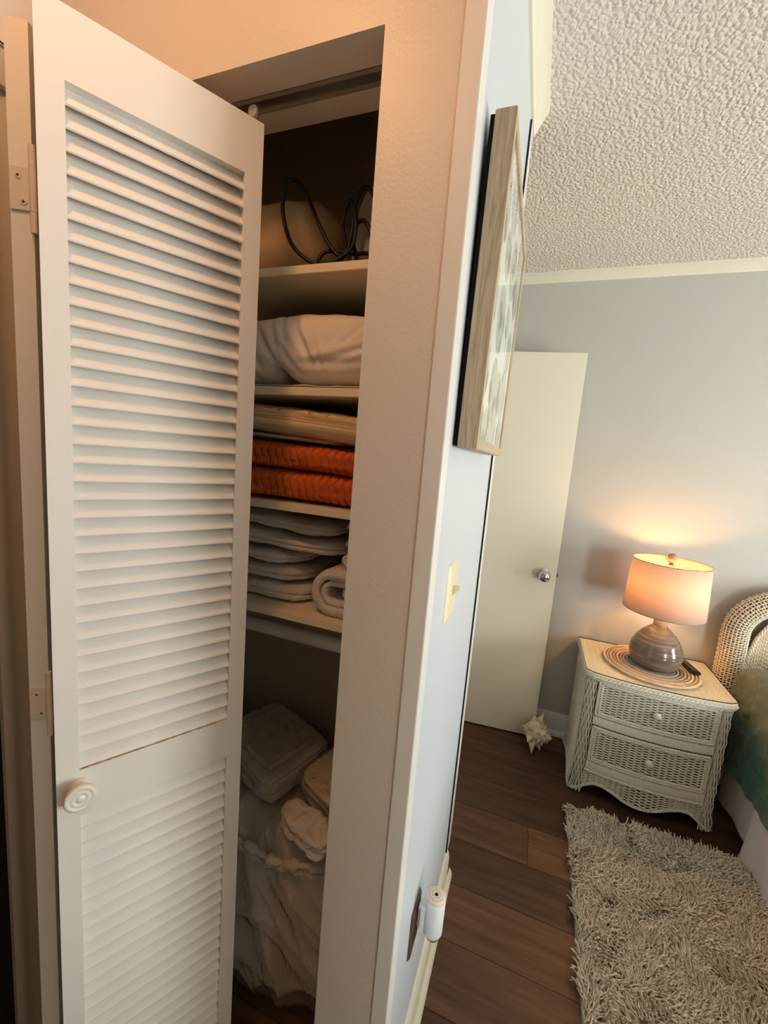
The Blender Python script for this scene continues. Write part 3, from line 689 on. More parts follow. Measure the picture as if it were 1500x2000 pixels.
towel('bath_towel', (-.618, .957, tz+.1920), (.215, .158, .0165), -.02, 'white folded towel on top of the towel pile', .055, 5, 4.5)
# thick towel folded on itself: nested U of cloth, bend to the left
def u_fold(x_in, x_out, zc, h, t, m=14):
    """closed outline of a U-shaped band, bend at the left"""
    out = [(x_out, zc+h)]; 
    for i in range(m+1):
        a = math.pi/2+math.pi*i/m; out.append((x_in+h*.9*math.cos(a), zc+h*math.sin(a)))
    out.append((x_out, zc-h)); hi = h-t
    inn = [(x_out, zc-hi)]
    for i in range(m+1):
        a = 3*math.pi/2-math.pi*i/m; inn.append((x_in+hi*.9*math.cos(a), zc+hi*math.sin(a)))
    inn.append((x_out, zc+hi)); return out+inn
def extrude_band(mb, poly, y0, y1, ny, seed):
    n = len(poly); vs_ = []; fs_ = []
    for j in range(ny+1):
        y = y0+(y1-y0)*j/ny; e = 0.0035 if j in (0, ny) else 0
        for (x, z) in poly:
            p = (x, y, z); vs_.append((x+.003*nz(p, 25, seed)+(.0), y+.004*nz((x, z, 0), 30, seed), z+.0022*nz(p, 30, seed+3)))
    for j in range(ny):
        for i in range(n): fs_.append((j*n+i, j*n+(i+1) % n, (j+1)*n+(i+1) % n, (j+1)*n+i))
    m = n//2     # end caps as quad strip between outer and inner outline
    for j in (0, ny):
        for i in range(m-1): fs_.append((j*n+i, j*n+i+1, j*n+n-2-i, j*n+n-1-i))
    fs_ += []
    return mb.add(vs_, fs_)
g = MB(); extrude_band(g, u_fold(-.392, -.262, tz+.054, .051, .0205), .785, 1.10, 16, 1); extrude_band(g, u_fold(-.388, -.262, tz+.0535, .0290, .0125), .788, 1.10, 16, 2)
soft_box(g, (-.325, .945, tz+.0535), (.058, .155, .0145), 5, 14, terry(8, .002))
tag(build('bath_towel', g, MT['terry'], smooth=True), 'thick white towel rolled over on itself, right of the stack', 'towel', 'white towels on the lowest closet shelf')
for i, (x, z, r, lab) in enumerate(((-.3590, tz+.1265, .0180, 'lowest small rolled washcloth beside the closet opening'), (-.3560, tz+.1640, .0180, 'middle small rolled washcloth beside the closet opening'), (-.3570, tz+.2005, .0178, 'topmost small rolled washcloth under the orange quilt shelf'))):
    pts = []; m = 46
    for k in range(m): a = k/m*2*math.pi*2.6; rr = r*.18+(r-.0035-r*.18)*k/m; pts.append((x+rr*math.cos(a), z+rr*math.sin(a)))
    g = MB(); band = []; t = .0028
    for k in range(m):
        p0 = pts[max(k-1, 0)]; p1 = pts[min(k+1, m-1)]; dx, dz2 = p1[0]-p0[0], p1[1]-p0[1]; l = math.hypot(dx, dz2); band.append((-dz2/l*t, dx/l*t))
    poly = [(p[0]+b[0], p[1]+b[1]) for p, b in zip(pts, band)]+[(p[0]-b[0], p[1]-b[1]) for p, b in list(zip(pts, band))[::-1]]
    extrude_band(g, poly, .80+i*.006, 1.08, 10, 5+i)
    tag(build('washcloth', g, MT['terry'], smooth=True), lab, 'washcloth', 'small rolled washcloths')

# --- closet floor: bagged bedding
def bag_disp(q, p):
    f1 = max(0, ridge((p[0]*1.6+p[2]*1.0, p[1], p[2]*.35-p[0]*.2), 4.5, 3))**4; f2 = max(0, ridge((p[0]*.9-p[2]*.25, p[1], p[2]*1.6+p[0]*.9), 4.5, 8))**4
    return .022*nz(p, 3.2, 1)+.018*f1+.016*f2
cb = empty('bagged_comforter', (-.57, .970, 0)); tag(cb, 'big clear plastic bag of white bedding standing on the closet floor', 'bedding bag')
g = MB(); soft_box(g, (0, -.012, .232), (.275, .172, .262), 3.8, 56, lambda q, p: bag_disp(q, p)-.012); clampz(g, .004, .494); build('comforter', g, MT['bag_linen'], cb, smooth=True)
g = MB(); soft_box(g, (0, -.012, .236), (.290, .188, .278), 3.8, 56, lambda q, p: bag_disp(q, p)*.55+.006*max(0, ridge((p[0]*2.2+p[2], p[1]*2, p[2]*.6), 6, 14))**3-.006); clampz(g, .0006, .505); build('plastic_bag', g, MT['film'], cb, smooth=True)
def fold_layers(mb, c, half, n_l, seed, rot, k=6):
    h = half[2]/n_l
    for i in range(n_l):
        cc = Vector((random.uniform(-.006, .006), random.uniform(-.006, .006), -half[2]+h*(2*i+1))); cc = rot @ cc
        soft_box(mb, (c[0]+cc.x, c[1]+cc.y, c[2]+cc.z), (half[0]-.006*random.random(), half[1]-.006*random.random(), h*.98), k, 30, lambda q, p: .0035*nz(p, 12, seed+i)+.0025*max(0, ridge(p, 26, seed))**2, rot)
    return mb
def rim_pt(k):
    x = -.255+.51*k; return (x, -.178+.035*(2*k-1)**2, .452+.028*(2*k-1)**2-.020*k+.006*math.sin(k*17))
g = MB(); NK = 60; rp = [rim_pt(k/NK) for k in range(NK+1)]
g.tube(rp, [.010+.004*math.sin(k*.9)+.003*math.sin(k*2.3) for k in range(NK+1)], 10)
g.tube([(x, y+.004, z-.022+.006*math.sin(i*.35)) for i, (x, y, z) in enumerate(rp)], [.008+.003*math.sin(k*1.3) for k in range(NK+1)], 10)
build('gathered_rim', g, MT['bag_linen'], cb, smooth=True)
fp = empty('packaged_sheets', (-.392, .975, .508)); tag(fp, 'clear packet of folded white sheets with a dark blue sticker', 'packet')
R1 = Matrix.Rotation(math.radians(7), 3, 'X') @ Matrix.Rotation(math.radians(2), 3, 'Y') @ Matrix.Rotation(-.35, 3, 'Z')
g = MB(); fold_layers(g, (0, 0, .046), (.103, .095, .032), 3, 4, R1); clampz(g, .001); build('folded_sheets', g, MT['bag_linen'], fp, smooth=True)
g = MB(); soft_box(g, (0, 0, .047), (.108, .100, .036), 7, 36, lambda q, p: .0018*nz(p, 40, 2)+.002*max(0, ridge(p, 45, 5))**2, R1); clampz(g, .0005); build('plastic_wrap', g, MT['film_crinkle'], fp, smooth=True)
g = MB(); pc = R1 @ Vector((.020, -.035, .0385)); g.lathe([(0, 0), (.0085, 0), (.0085, .0012), (0, .0014)], 24, (pc.x, pc.y, pc.z+.047), rot=R1); build('sticker', g, MT['blue_dot'], fp)
fl2 = MB(); R2 = Matrix.Rotation(math.radians(10), 3, 'X') @ Matrix.Rotation(math.radians(-4), 3, 'Y') @ Matrix.Rotation(-.33, 3, 'Z')
for _l in range(3):
    soft_box(fl2, (-.437+random.uniform(-.005, .005), .826+random.uniform(-.004, .004), .5185+.0165*_l), (.080, .031, .0085), 3.5, 34, lambda q, p: .0055*nz(p, 34, 9+_l)+.005*max(0, ridge((p[0]*2, p[1], p[2]*2), 30, 4+_l))**2, R2)
clampz(fl2, .5075)
tag(build('folded_pillowcases', fl2, MT['linen_white'], smooth=True), 'small crumpled pile of white pillowcases in front of the sheet packet', 'pillowcases')
R3 = Matrix.Rotation(math.radians(4), 3, 'X') @ Matrix.Rotation(-.35, 3, 'Z')
def dv(q, p):
    ed = max(abs(q[0]), abs(q[1])); side = ed > .93
    v = .006*nz(p, 8, 6)+.0035*nz(p, 26, 6)+.004*max(0, ridge((p[0]*1.5+p[1], p[1], p[2]), 14, 3))**3
    if q[2] > .3: v += .004*math.exp(-((ed-.66)/.03)**2)-.005*math.exp(-((ed-.72)/.025)**2)
    if side: v -= .008*max(0, math.cos(q[2]*8.5+.8*math.sin(p[0]*30)))**6
    return v
g = MB(); soft_box(g, (-.668, 1.012, .549), (.148, .120, .040), 7, 64, dv, R3); clampz(g, .507)
tag(build('folded_duvet', g, MT['bag_linen'], smooth=True), 'folded off-white quilted duvet lying on the left of the bag', 'duvet')

# ================================================================== ON THE SIDE WALL
# framed picture, hung on a wire so that its top leans out a little
pf = empty('framed_picture', (-.112, .896, 1.50)); tag(pf, 'oak-framed print of grey shells on the blue-grey wall', 'picture')
H_, Wd, Dp = .488, .443, .032; lean = math.radians(.62)
pf.rotation_euler = (0, lean, 0)
# local: x out of the wall, y along the wall, z up; origin at bottom middle
fw = .019
def rail(y0, y1, z0, z1):
    return MB().box(-Dp/2+.001, Dp/2, y0, y1, z0, z1)
build('frame_upright', rail(-Wd/2, -Wd/2+fw, 0, H_), MT['oak'], pf, bevel=.0012); build('frame_upright', rail(Wd/2-fw, Wd/2, 0, H_), MT['oak'], pf, bevel=.0012)
build('frame_rail', rail(-Wd/2+fw, Wd/2-fw, 0, fw), MT['oak'], pf, bevel=.0012); build('frame_rail', rail(-Wd/2+fw, Wd/2-fw, H_-fw, H_), MT['oak'], pf, bevel=.0012)
build('print', MB().box(.0110, .0118, -Wd/2+fw+.0005, Wd/2-fw-.0005, fw+.0005, H_-fw-.0005), MT['print'], pf)
build('glass_pane', MB().box(.0128, .0138, -Wd/2+fw+.0005, Wd/2-fw-.0005, fw+.0005, H_-fw-.0005), MT['glass'], pf)
build('backing_board', MB().box(-Dp/2-.006, -Dp/2+.0012, -Wd/2+.004, Wd/2-.004, .004, H_-.004), MT['carton'], pf)

sw = empty('light_switch', (XB, .803, 1.222)); tag(sw, 'ivory toggle light switch on the blue-grey wall', 'switch')
g = MB(); a, b, t = .040, .0585, .0065
g.add([(0, -a, -b), (0, a, -b), (0, a, b), (0, -a, b), (t, -a+.007, -b+.007), (t, a-.007, -b+.007), (t, a-.007, b-.007), (t, -a+.007, b-.007)], [(3, 2, 1, 0), (4, 5, 6, 7), (0, 1, 5, 4), (1, 2, 6, 5), (2, 3, 7, 6), (3, 0, 4, 7)])
build('cover_plate', g, MT['plastic_ivory'], sw, bevel=.0008)
g = MB(); g.add([(t, -.004, -.010), (t, .004, -.010), (t, .004, .010), (t, -.004, .010), (t+.014, -.0035, .004), (t+.014, .0035, .004), (t+.013, .0035, .011), (t+.013, -.0035, .011)], [(3, 2, 1, 0), (4, 5, 6, 7), (0, 1, 5, 4), (1, 2, 6, 5), (2, 3, 7, 6), (3, 0, 4, 7)])
build('toggle', g, MT['plastic_ivory'], sw, bevel=.0008)
for z in (.030, -.030):
    g = MB(); g.lathe([(.0035, 0), (.0030, .0008), (0, .0010)], 14, (t, 0, z), rot=Matrix.Rotation(math.radians(90), 3, 'Y')); build('screw', g, MT['plastic_ivory'], sw, smooth=True)

ou = empty('wall_outlet', (XB, .795, .447)); tag(ou, 'dark brown outlet plate low on the blue-grey wall', 'outlet')
g = MB(); a, b, t = .036, .0585, .006
g.add([(0, -a, -b), (0, a, -b), (0, a, b), (0, -a, b), (t, -a+.005, -b+.005), (t, a-.005, -b+.005), (t, a-.005, b-.005), (t, -a+.005, b-.005)], [(3, 2, 1, 0), (4, 5, 6, 7), (0, 1, 5, 4), (1, 2, 6, 5), (2, 3, 7, 6), (3, 0, 4, 7)])
build('cover_plate', g, MT['brown_plate'], ou, bevel=.0008)
for z in (.020, -.020):
    g = MB(); g.lathe([(.0165, 0), (.0165, .002), (0, .002)], 20, (t, 0, z), rot=Matrix.Rotation(math.radians(90), 3, 'Y')); s = build('socket', g, MT['brown_plate'], ou)
    g = MB(); g.box(t+.002, t+.0024, -.0075, -.0055, z-.002, z+.005); g.box(t+.002, t+.0024, .0055, .0075, z-.002, z+.005); build('slot', g, MT['dark'], s)
af = empty('air_freshener', (-.0925, .797, .447)); tag(af, 'white plug-in air freshener stuck in the brown outlet', 'air freshener')
g = MB(); g.lathe([(.0, -.0), (.019, 0), (.021, .004), (.0215, .050), (.0215, .083), (.0205, .087), (0, .087)], 36)
build('housing', g, MT['plastic_white'], af, smooth=math.radians(40))
g = MB(); g.box(-.0335, -.012, -.017, .017, .000, .062); build('plug_block', g, MT['plastic_white'], af, bevel=.006)
g = MB(); g.lathe([(.0, .087), (.0208, .087), (.0205, .091), (.018, .0935), (.012, .0950), (.0045, .0948), (.0040, .0925), (0, .0925)], 36); cp = build('vented_cap', g, MT['plastic_cream'], af, smooth=math.radians(40))
g = MB()
for rr, nn in ((.0088, 14), (.0118, 20), (.0148, 24)):
    for k in range(nn):
        a = 2*math.pi*k/nn+rr*90; x, y = rr*math.cos(a), rr*math.sin(a); zt = .0950-(rr-.0088)*.14-.0004
        g.box(x-.0006, x+.0006, y-.0006, y+.0006, zt-.001, zt+.0007)
g.lathe([(0, .0926), (.0036, .0926), (.0036, .0932), (0, .0932)], 16); build('vent_hole', g, MT['dark'], cp)
g = MB(); g.lathe([(.0, -.014), (.013, -.014), (.015, -.011), (.015, -.001), (.010, 0), (0, 0)], 24); build('oil_bottle', g, MT['glass_bottle'], af, smooth=math.radians(40))

# ================================================================== BEDROOM
# ------------------------------------------------------------------ wicker nightstand
NX0, NX1, NYB, NTOP = .326, .866, 2.350, .596
NC = (NX0+NX1)/2; NHW = (NX1-NX0)/2
def bow(x, inset=0.0):            # front line of the body
    t = (x-NC)/NHW; return 1.990-.034*(1-abs(t)**2.2)+inset
ns = empty('wicker_nightstand', (NC, 2.17, 0)); tag(ns, 'white wicker two-drawer nightstand under the table lamp', 'nightstand')
NSO = Vector((NC, 2.17, 0))
def np_bow(x): t = (x-NC)/NHW; return 1.990-.034*(1-np.abs(t)**2.2)
def bow_n(x):
    h = 1e-3; d = (np_bow(x+h)-np_bow(x-h))/(2*h); n = np.stack([d, -np.ones_like(d), np.zeros_like(d)], -1); return n/np.linalg.norm(n, axis=-1, keepdims=True)
def front_patch(x0, x1, z0, z1, proud=0.0, z0fn=None):
    def S(u, v):
        x = x0+(x1-x0)*u; lo = z0 if z0fn is None else z0fn(x); z = lo+(z1-lo)*v; N = bow_n(x)
        P = np.stack([x, np_bow(x), z], -1)+N*proud; return P, N
    return S
def shift(nb):
    nb.V = [v-np.array([NSO.x, NSO.y, 0]) for v in nb.V]; return nb
def nbuild(name, nb, m, parent): return shift(nb).build(name, m, parent)
def obuild(name, mb, m, parent, **k):
    mb.v = [(x-NSO.x, y-NSO.y, z) for x, y, z in mb.v]; return build(name, mb, m, parent, **k)
def apron_z(x):
    x = np.asarray(x, float); t = np.abs((x-NC)/NHW)
    return np.interp(t, [0, .12, .25, .40, .55, .68, .80, .90, 1.0], [.028, .031, .042, .062, .074, .072, .050, .022, .006])
# carcass behind the weave
g = MB(); m = 24
xs = [NX0+.008+(NX1-NX0-.016)*i/m for i in range(m+1)]
for i in range(m):
    x0, x1 = xs[i], xs[i+1]; y0, y1 = bow(x0, .006), bow(x1, .006); zb0, zb1 = float(apron_z(x0))+.012, float(apron_z(x1))+.012
    if i in (0, m-1): zb0 = zb1 = max(zb0, zb1)
    g.add([(x0, y0, zb0), (x1, y1, zb1), (x1, y1, NTOP-.02), (x0, y0, NTOP-.02)], [(0, 1, 2, 3)])
obuild('carcass_front', g, MT['wicker_back'], ns, recalc=False)
g = MB(); g.box(NX0+.008, NX0+.014, 1.995, NYB, .05, NTOP-.02); g.box(NX1-.014, NX1-.008, 1.995, NYB, .05, NTOP-.02); g.box(NX0+.014, NX1-.014, NYB-.008, NYB, .05, NTOP-.02)
obuild('carcass_panels', g, MT['wicker_back'], ns)
# drawers
for (z0, z1) in ((.404, .572), (.184, .352)):
    x0, x1 = NX0+.046, NX1-.046
    nb = NB(); weave(nb, front_patch(x0+.022, x1-.022, z0+.022, z1-.022, .010), 17, 21, .0025, .0034, 6, .0022, jitter=.0012)
    d = nbuild('drawer_weave', nb, MT['wicker'], ns)
    g = MB(); mm = 20
    for i in range(mm):
        xa, xb = x0+(x1-x0)*i/mm, x0+(x1-x0)*(i+1)/mm
        g.add([(xa, bow(xa, -.003), z0), (xb, bow(xb, -.003), z0), (xb, bow(xb, -.003), z1), (xa, bow(xa, -.003), z1)], [(0, 1, 2, 3)])
    obuild('drawer_board', g, MT['wicker_back'], ns, recalc=False)
    nb = NB()
    for off, R_ in ((.0045, .0034), (.0150, .0030)):
        xa, xb, za, zb = x0+off, x1-off, z0+off, z1-off
        pth = [(x, bow(x)-.013, za) for x in np.linspace(xa, xb, 24)]+[(xb, bow(xb)-.013, z) for z in np.linspace(za, zb, 10)[1:]]+[(x, bow(x)-.013, zb) for x in np.linspace(xb, xa, 24)[1:]]+[(xa, bow(xa)-.013, z) for z in np.linspace(zb, za, 10)[1:]]
        braid(nb, pth, R_, .0032, 3, .034)
    nbuild('drawer_braid', nb, MT['wicker'], ns)
    g = MB(); g.lathe([(0, 0), (.007, 0), (.0075, .006), (.0125, .010), (.0155, .016), (.0150, .022), (.011, .027), (.004, .029), (0, .029)], 28, (NC, bow(NC)-.010, (z0+z1)/2), rot=Matrix.Rotation(math.radians(90), 3, 'X'))
    obuild('knob', g, MT['wicker'], ns, smooth=True)
# wrapped rails between and below the drawers
for (z0, z1) in ((.358, .398), (.140, .178)):
    g = MB(); x0, x1 = NX0+.044, NX1-.044; mm = 24; pr = [(-.0105, z0), (-.0120, z0+.003), (-.0120, z1-.003), (-.0105, z1), (.004, z1), (.004, z0)]
    rows_ = [[(x, bow(x)+a, b) for a, b in pr] for x in np.linspace(x0, x1, mm+1)]; n = len(pr)
    g.add([p for r_ in rows_ for p in r_], [(i*n+k, (i+1)*n+k, (i+1)*n+(k+1) % n, i*n+(k+1) % n) for i in range(mm) for k in range(n)])
    obuild('wrapped_rail', g, MT['wrap'], ns, smooth=math.radians(40))
# apron with scalloped hem
nb = NB(); weave(nb, front_patch(NX0+.042, NX1-.042, .03, .130, .006, lambda x: apron_z(x)+.010), 21, 13, .0025, .0032, 6, .0022, jitter=.001); nbuild('apron_weave', nb, MT['wicker'], ns)
nb = NB(); braid(nb, [(x, bow(x)-.010, .1325) for x in np.linspace(NX0+.042, NX1-.042, 30)], .0036, .0034, 3, .036); nbuild('apron_braid', nb, MT['wicker'], ns)
nb = NB(); braid(nb, [(x, bow(x)-.006, float(apron_z(x))+.006) for x in np.linspace(NX0-.002, NX1+.002, 70)], .0042, .0038, 3, .045); nbuild('hem_braid', nb, MT['wicker'], ns)
# front posts: long upright strands bound over hidden rounds
def post_patch(side):
    xa, xb = (NX0, NX0+.043) if side < 0 else (NX1-.043, NX1)
    def S(u, v):                                   # u runs up the post, v across it
        z = .010+(NTOP-.030-.010)*u; w_ = v; flare = .010*np.exp(-((z-.02)/.05)**2)
        if side < 0: x = xa-flare*(1-w_)+(xb-xa)*w_
        else: x = xa+(xb-xa)*w_+flare*w_
        bulge = .010*np.sqrt(np.clip(1-(2*w_-1)**2, 0, 1)); P = np.stack([x, np_bow(np.clip(x, NX0, NX1))-bulge, z], -1)
        N = np.stack([(2*w_-1)*.8, -np.ones_like(z), np.zeros_like(z)], -1); N /= np.linalg.norm(N, axis=-1, keepdims=True); return P, N
    return S
for s in (-1, 1):
    nb = NB(); weave(nb, post_patch(s), 15, 8, .0026, .0030, 6, .0016, jitter=.006); nbuild('front_post', nb, MT['wicker'], ns)
# side panels
for s in (-1, 1):
    x = NX0 if s < 0 else NX1
    def S(u, v):
        y = 1.992+(NYB-1.992)*u; lo = .012+.050*np.sin(np.pi*np.clip((u-.12)/.8, 0, 1)); z = lo+(NTOP-.025-lo)*v
        xx = x+s*.012*np.exp(-((z-.02)/.06)**2)+0*y
        return np.stack([xx, y, z], -1), np.stack([np.full_like(y, float(s)), 0*y, 0*y], -1)
    nb = NB(); weave(nb, S, 16, 84, .0029, .0022, 4, .0024, jitter=.0005); nbuild('side_panel', nb, MT['wicker'], ns)
    nb = NB(); u = np.linspace(0, 1, 40); lo = .012+.050*np.sin(np.pi*np.clip((u-.12)/.8, 0, 1))-.006
    braid(nb, [(x+s*.011, 1.992+(NYB-1.992)*a, max(b, .007)) for a, b in zip(u, lo)], .0042, .0036, 3, .045); nbuild('side_hem_braid', nb, MT['wicker'], ns)
# top: outline with rounded front corners, braided rim, woven bed, glass sheet
def top_outline(off=0.0):
    L, R_, Bk = .315+off, .882-off, 2.368-off; pts = [(L, Bk)]
    fy = lambda x: bow(NX0+(x-L)/(R_-L)*(NX1-NX0))-.016+off
    pts += [(L, y) for y in np.linspace(Bk, fy(L)+.028, 12)[1:]]
    for i in range(1, 7): a = math.pi+math.pi/2*i/7; pts.append((L+.024+.024*math.cos(a), fy(L)+.026+.026*math.sin(a)))
    pts += [(x, fy(x)) for x in np.linspace(L+.028, R_-.028, 28)]
    for i in range(1, 7): a = 3*math.pi/2+math.pi/2*i/7; pts.append((R_-.024+.024*math.cos(a), fy(R_)+.026+.026*math.sin(a)))
    pts += [(R_, y) for y in np.linspace(fy(R_)+.028, Bk, 12)]
    return pts
g = MB(); g.prism(top_outline(.010), lambda a, b, t: (a, b, t), NTOP-.030, NTOP-.006); obuild('top_board', g, MT['wicker_warm'], ns)
nb = NB(); po = top_outline(0)+[top_outline(0)[0]]
for zc, o_ in ((NTOP-.008, .006), (NTOP-.018, .003), (NTOP-.028, .007)):
    q_ = top_outline(o_); q_ = q_+[q_[0]]; braid(nb, [(a, b, zc) for a, b in q_], .0042, .0042, 3, .050)
nbuild('top_braid', nb, MT['wicker'], ns)
def S(u, v):
    x = .327+(.870-.327)*u; yf = np_bow(NX0+(x-.327)/(.870-.327)*(NX1-NX0))-.002; y = yf+(2.355-yf)*v
    return np.stack([x, y, np.full_like(x, NTOP-.0050)], -1), np.stack([0*x, 0*x, np.ones_like(x)], -1)
nb = NB(); weave(nb, S, 20, 62, .0036, .0010, 4, .0020, jitter=.0008); nbuild('top_weave', nb, MT['wicker_warm'], ns)
g = MB(); g.prism(top_outline(.004), lambda a, b, t: (a, b, t), NTOP+.0002, NTOP+.0050); obuild('glass_top', g, MT['glass'], ns)
g = MB(); oo, ii = top_outline(.0030), top_outline(.0046); n = len(oo)
g.add([(a, b, NTOP+.0006) for a, b in oo]+[(a, b, NTOP+.0046) for a, b in oo], [(i, (i+1) % n, n+(i+1) % n, n+i) for i in range(n)])
obuild('glass_edge', g, MT['dark'], ns, recalc=False)

# ------------------------------------------------------------------ braided round mat
GZ = NTOP+.0052
mtc = (.603, 2.170); mt = empty('round_placemat', (mtc[0], mtc[1], GZ)); tag(mt, 'round tan braided placemat on the nightstand glass', 'placemat')
rad = [.012+.0138*i for i in range(14)]
for i, r in enumerate(rad):
    a = np.linspace(0, 2*np.pi, 90); nb = NB(); braid(nb, np.stack([r*np.cos(a), r*np.sin(a), np.full_like(a, .0050)], 1), .0026, .0032 if i != 13 else .0036, 3, .026)
    nb.V[-1][:, 2] = np.maximum(nb.V[-1][:, 2], .0004)
    nb.build('braid_ring', MT['jute_grey'] if i < 7 else (MT['jute_light'] if i % 2 else MT['jute']), mt)

# ------------------------------------------------------------------ table lamp
MZ = GZ+.0108
lc = (.610, 2.150); lm = empty('table_lamp', (lc[0], lc[1], MZ)); tag(lm, 'lit table lamp with drum shade and ribbed taupe ceramic base', 'lamp')
BPF = [(0, 0), (.060, 0), (.072, .004), (.092, .022), (.104, .048), (.1065, .075), (.101, .104), (.088, .134), (.068, .162), (.048, .182), (.034, .193), (.029, .198), (0, .198)]
prof = []
for i in range(len(BPF)-1):
    for k in range(5): t = k/5; prof.append((BPF[i][0]*(1-t)+BPF[i+1][0]*t+(0.0007*math.sin((i*5+k)*2.1) if 2 < i < 10 else 0), BPF[i][1]*(1-t)+BPF[i+1][1]*t))
prof.append(BPF[-1])
g = MB(); g.lathe(prof, 64); build('ceramic_base', g, MT['ceramic'], lm, smooth=True)
g = MB(); g.lathe([(0, .197), (.027, .197), (.028, .200), (.028, .228), (.026, .231), (0, .231)], 32); build('wood_neck', g, MT['lamp_wood'], lm, smooth=math.radians(40))
g = MB(); g.lathe([(0, .231), (.013, .231), (.013, .265), (.017, .268), (.017, .290), (0, .290)], 20); build('socket', g, MT['wire'], lm, smooth=math.radians(40))
g = MB(); g.lathe([(0, .290), (.013, .290), (.015, .305), (.027, .335), (.030, .352), (.026, .370), (.014, .381), (0, .384)], 20); build('bulb', g, MT['bulb_glow'], lm, smooth=True)
SB, STP = .268, .498; rb, rt = .160, .150
g = MB(); n = 72
g.add([(r*math.cos(2*math.pi*k/n), r*math.sin(2*math.pi*k/n), z) for r, z in ((rb, SB), (rt, STP)) for k in range(n)], [(k, (k+1) % n, n+(k+1) % n, n+k) for k in range(n)])
sh = build('drum_shade', g, MT['shade'], lm, smooth=True, recalc=False); sm = sh.modifiers.new('thick', 'SOLIDIFY'); sm.thickness = .0012; sm.offset = -1
for r, z in ((rb-.0005, SB), (rt-.0005, STP)):
    g = MB(); g.tube([(r*math.cos(2*math.pi*k/n), r*math.sin(2*math.pi*k/n), z) for k in range(n)], .0016, 6, closed=True); build('shade_rim', g, MT['wire'], lm, smooth=True)
g = MB()
for k in range(3):
    a = math.radians(-35+120*k); g.tube([(.004*math.cos(a), .004*math.sin(a), .486), (.118*math.cos(a), .118*math.sin(a), .486), ((rt-.004)*math.cos(a), (rt-.004)*math.sin(a), .497)], .0016, 6)
g.lathe([(0, .483), (.014, .483), (.014, .487), (0, .487)], 16); build('spider', g, MT['wire'], lm, smooth=math.radians(40))
g = MB(); g.tube([(.015, 0, .275), (.060, 0, .300), (.068, 0, .400), (.055, 0, .460), (0, 0, .484)], .0015, 6); g.tube([(-.015, 0, .275), (-.060, 0, .300), (-.068, 0, .400), (-.055, 0, .460), (0, 0, .484)], .0015, 6); build('harp', g, MT['wire'], lm, smooth=True)
g = MB(); g.lathe([(0, .487), (.006, .487), (.006, .494), (.010, .497), (.0175, .507), (.0195, .518), (.0165, .529), (.009, .535), (0, .537)], 28); build('finial', g, MT['finial'], lm, smooth=True)
pl = bpy.data.lights.new('lamp_bulb_light', 'POINT'); pl.energy = TABLE_LAMP['power']; pl.color = TABLE_LAMP['col']; pl.shadow_soft_size = .03
plo = bpy.data.objects.new('lamp_bulb_light', pl); COL.objects.link(plo); plo.parent = lm; plo.location = (0, 0, .425)

# ------------------------------------------------------------------ remote control
rc = empty('remote_control', (.770, 2.212, MZ), math.radians(100)); tag(rc, 'small black remote control on the placemat beside the lamp', 'remote')
g = MB(); g.box(-.066, .066, -.019, .019, .0003, .0155); build('remote_body', g, MT['black_plastic'], rc, bevel=.005)
MT['button'] = mat('remote_button', (.10, .10, .11), .5, .4)
for i in range(5):
    for j in range(3):
        g = MB(); g.lathe([(.0032, .0150), (.0030, .0168), (0, .0170)], 10, (-.045+i*.013, -.010+j*.010, 0)); build('button', g, MT['button'], rc, smooth=math.radians(40))
MT['remote_mark'] = mat('remote_print', (.6, .6, .6), .6, .2)
g = MB(); g.lathe([(.0085, .0150), (.0085, .0164), (.0065, .0166), (0, .0166)], 20, (.035, 0, 0)); build('button_ring', g, MT['button'], rc, smooth=math.radians(40))

# ------------------------------------------------------------------ seashell
sp = MB()
shp = [(0, -.062), (.006, -.058), (.014, -.046), (.026, -.030), (.040, -.014), (.046, 0), (.040, .012), (.030, .022), (.026, .028), (.022, .034), (.016, .042), (.012, .048), (.006, .056), (0, .062)]
Rsh = Matrix.Rotation(math.radians(38), 3, 'Z') @ Matrix.Rotation(math.radians(78), 3, 'X') @ Matrix.Rotation(math.radians(20), 3, 'Y')
def shell_pt(u, v):
    h = -.062+.124*v; a = 2*math.pi*u; r = float(np.interp(h, [p[1] for p in shp], [p[0] for p in shp]))
    r *= 1+.10*math.sin(a*1+h*60)+.06*math.sin(3*a)+.05*nz((math.cos(a), math.sin(a), h*30), 2.2, 1)
    if -.045 < h < .004: r *= 1+.30*max(0, math.cos(a-.6))**6           # flared lip
    p = Rsh @ Vector((r*math.cos(a), r*math.sin(a), h)); return (p.x, p.y, p.z)
sp.grid(shell_pt, 40, 34, closed_u=True)
def spike(mb, h, a, l, rb_):
    r = float(np.interp(h, [p[1] for p in shp], [p[0] for p in shp]))*.86; d = Vector((math.cos(a), math.sin(a), .25)).normalized(); b = Vector((r*math.cos(a), r*math.sin(a), h))
    pts = [Rsh @ (b+d*(l*t)) for t in (0, .3, .6, .85, 1)]; mb.tube([p[:] for p in pts], [rb_, rb_*.72, rb_*.42, rb_*.2, rb_*.05], 9)
for i in range(8): spike(sp, -.002+.002*math.sin(i*2.3), i*2*math.pi/8+.2, (.036 if i % 2 else .028), .0135)
for i in range(7): spike(sp, .024, i*2*math.pi/7, .014, .007)
for i in range(6): spike(sp, .040, i*2*math.pi/6+.5, .010, .0055)
zmn = min(p[2] for p in sp.v); sp.v = [(x*1.45, y*1.45, (z-zmn)*1.45+.0005) for x, y, z in sp.v]
o = build('seashell', sp, MT['shell'], smooth=True); o.location = (.163, 2.203, 0)
tag(o, 'spiky pale conch shell on the floor by the open door', 'seashell')

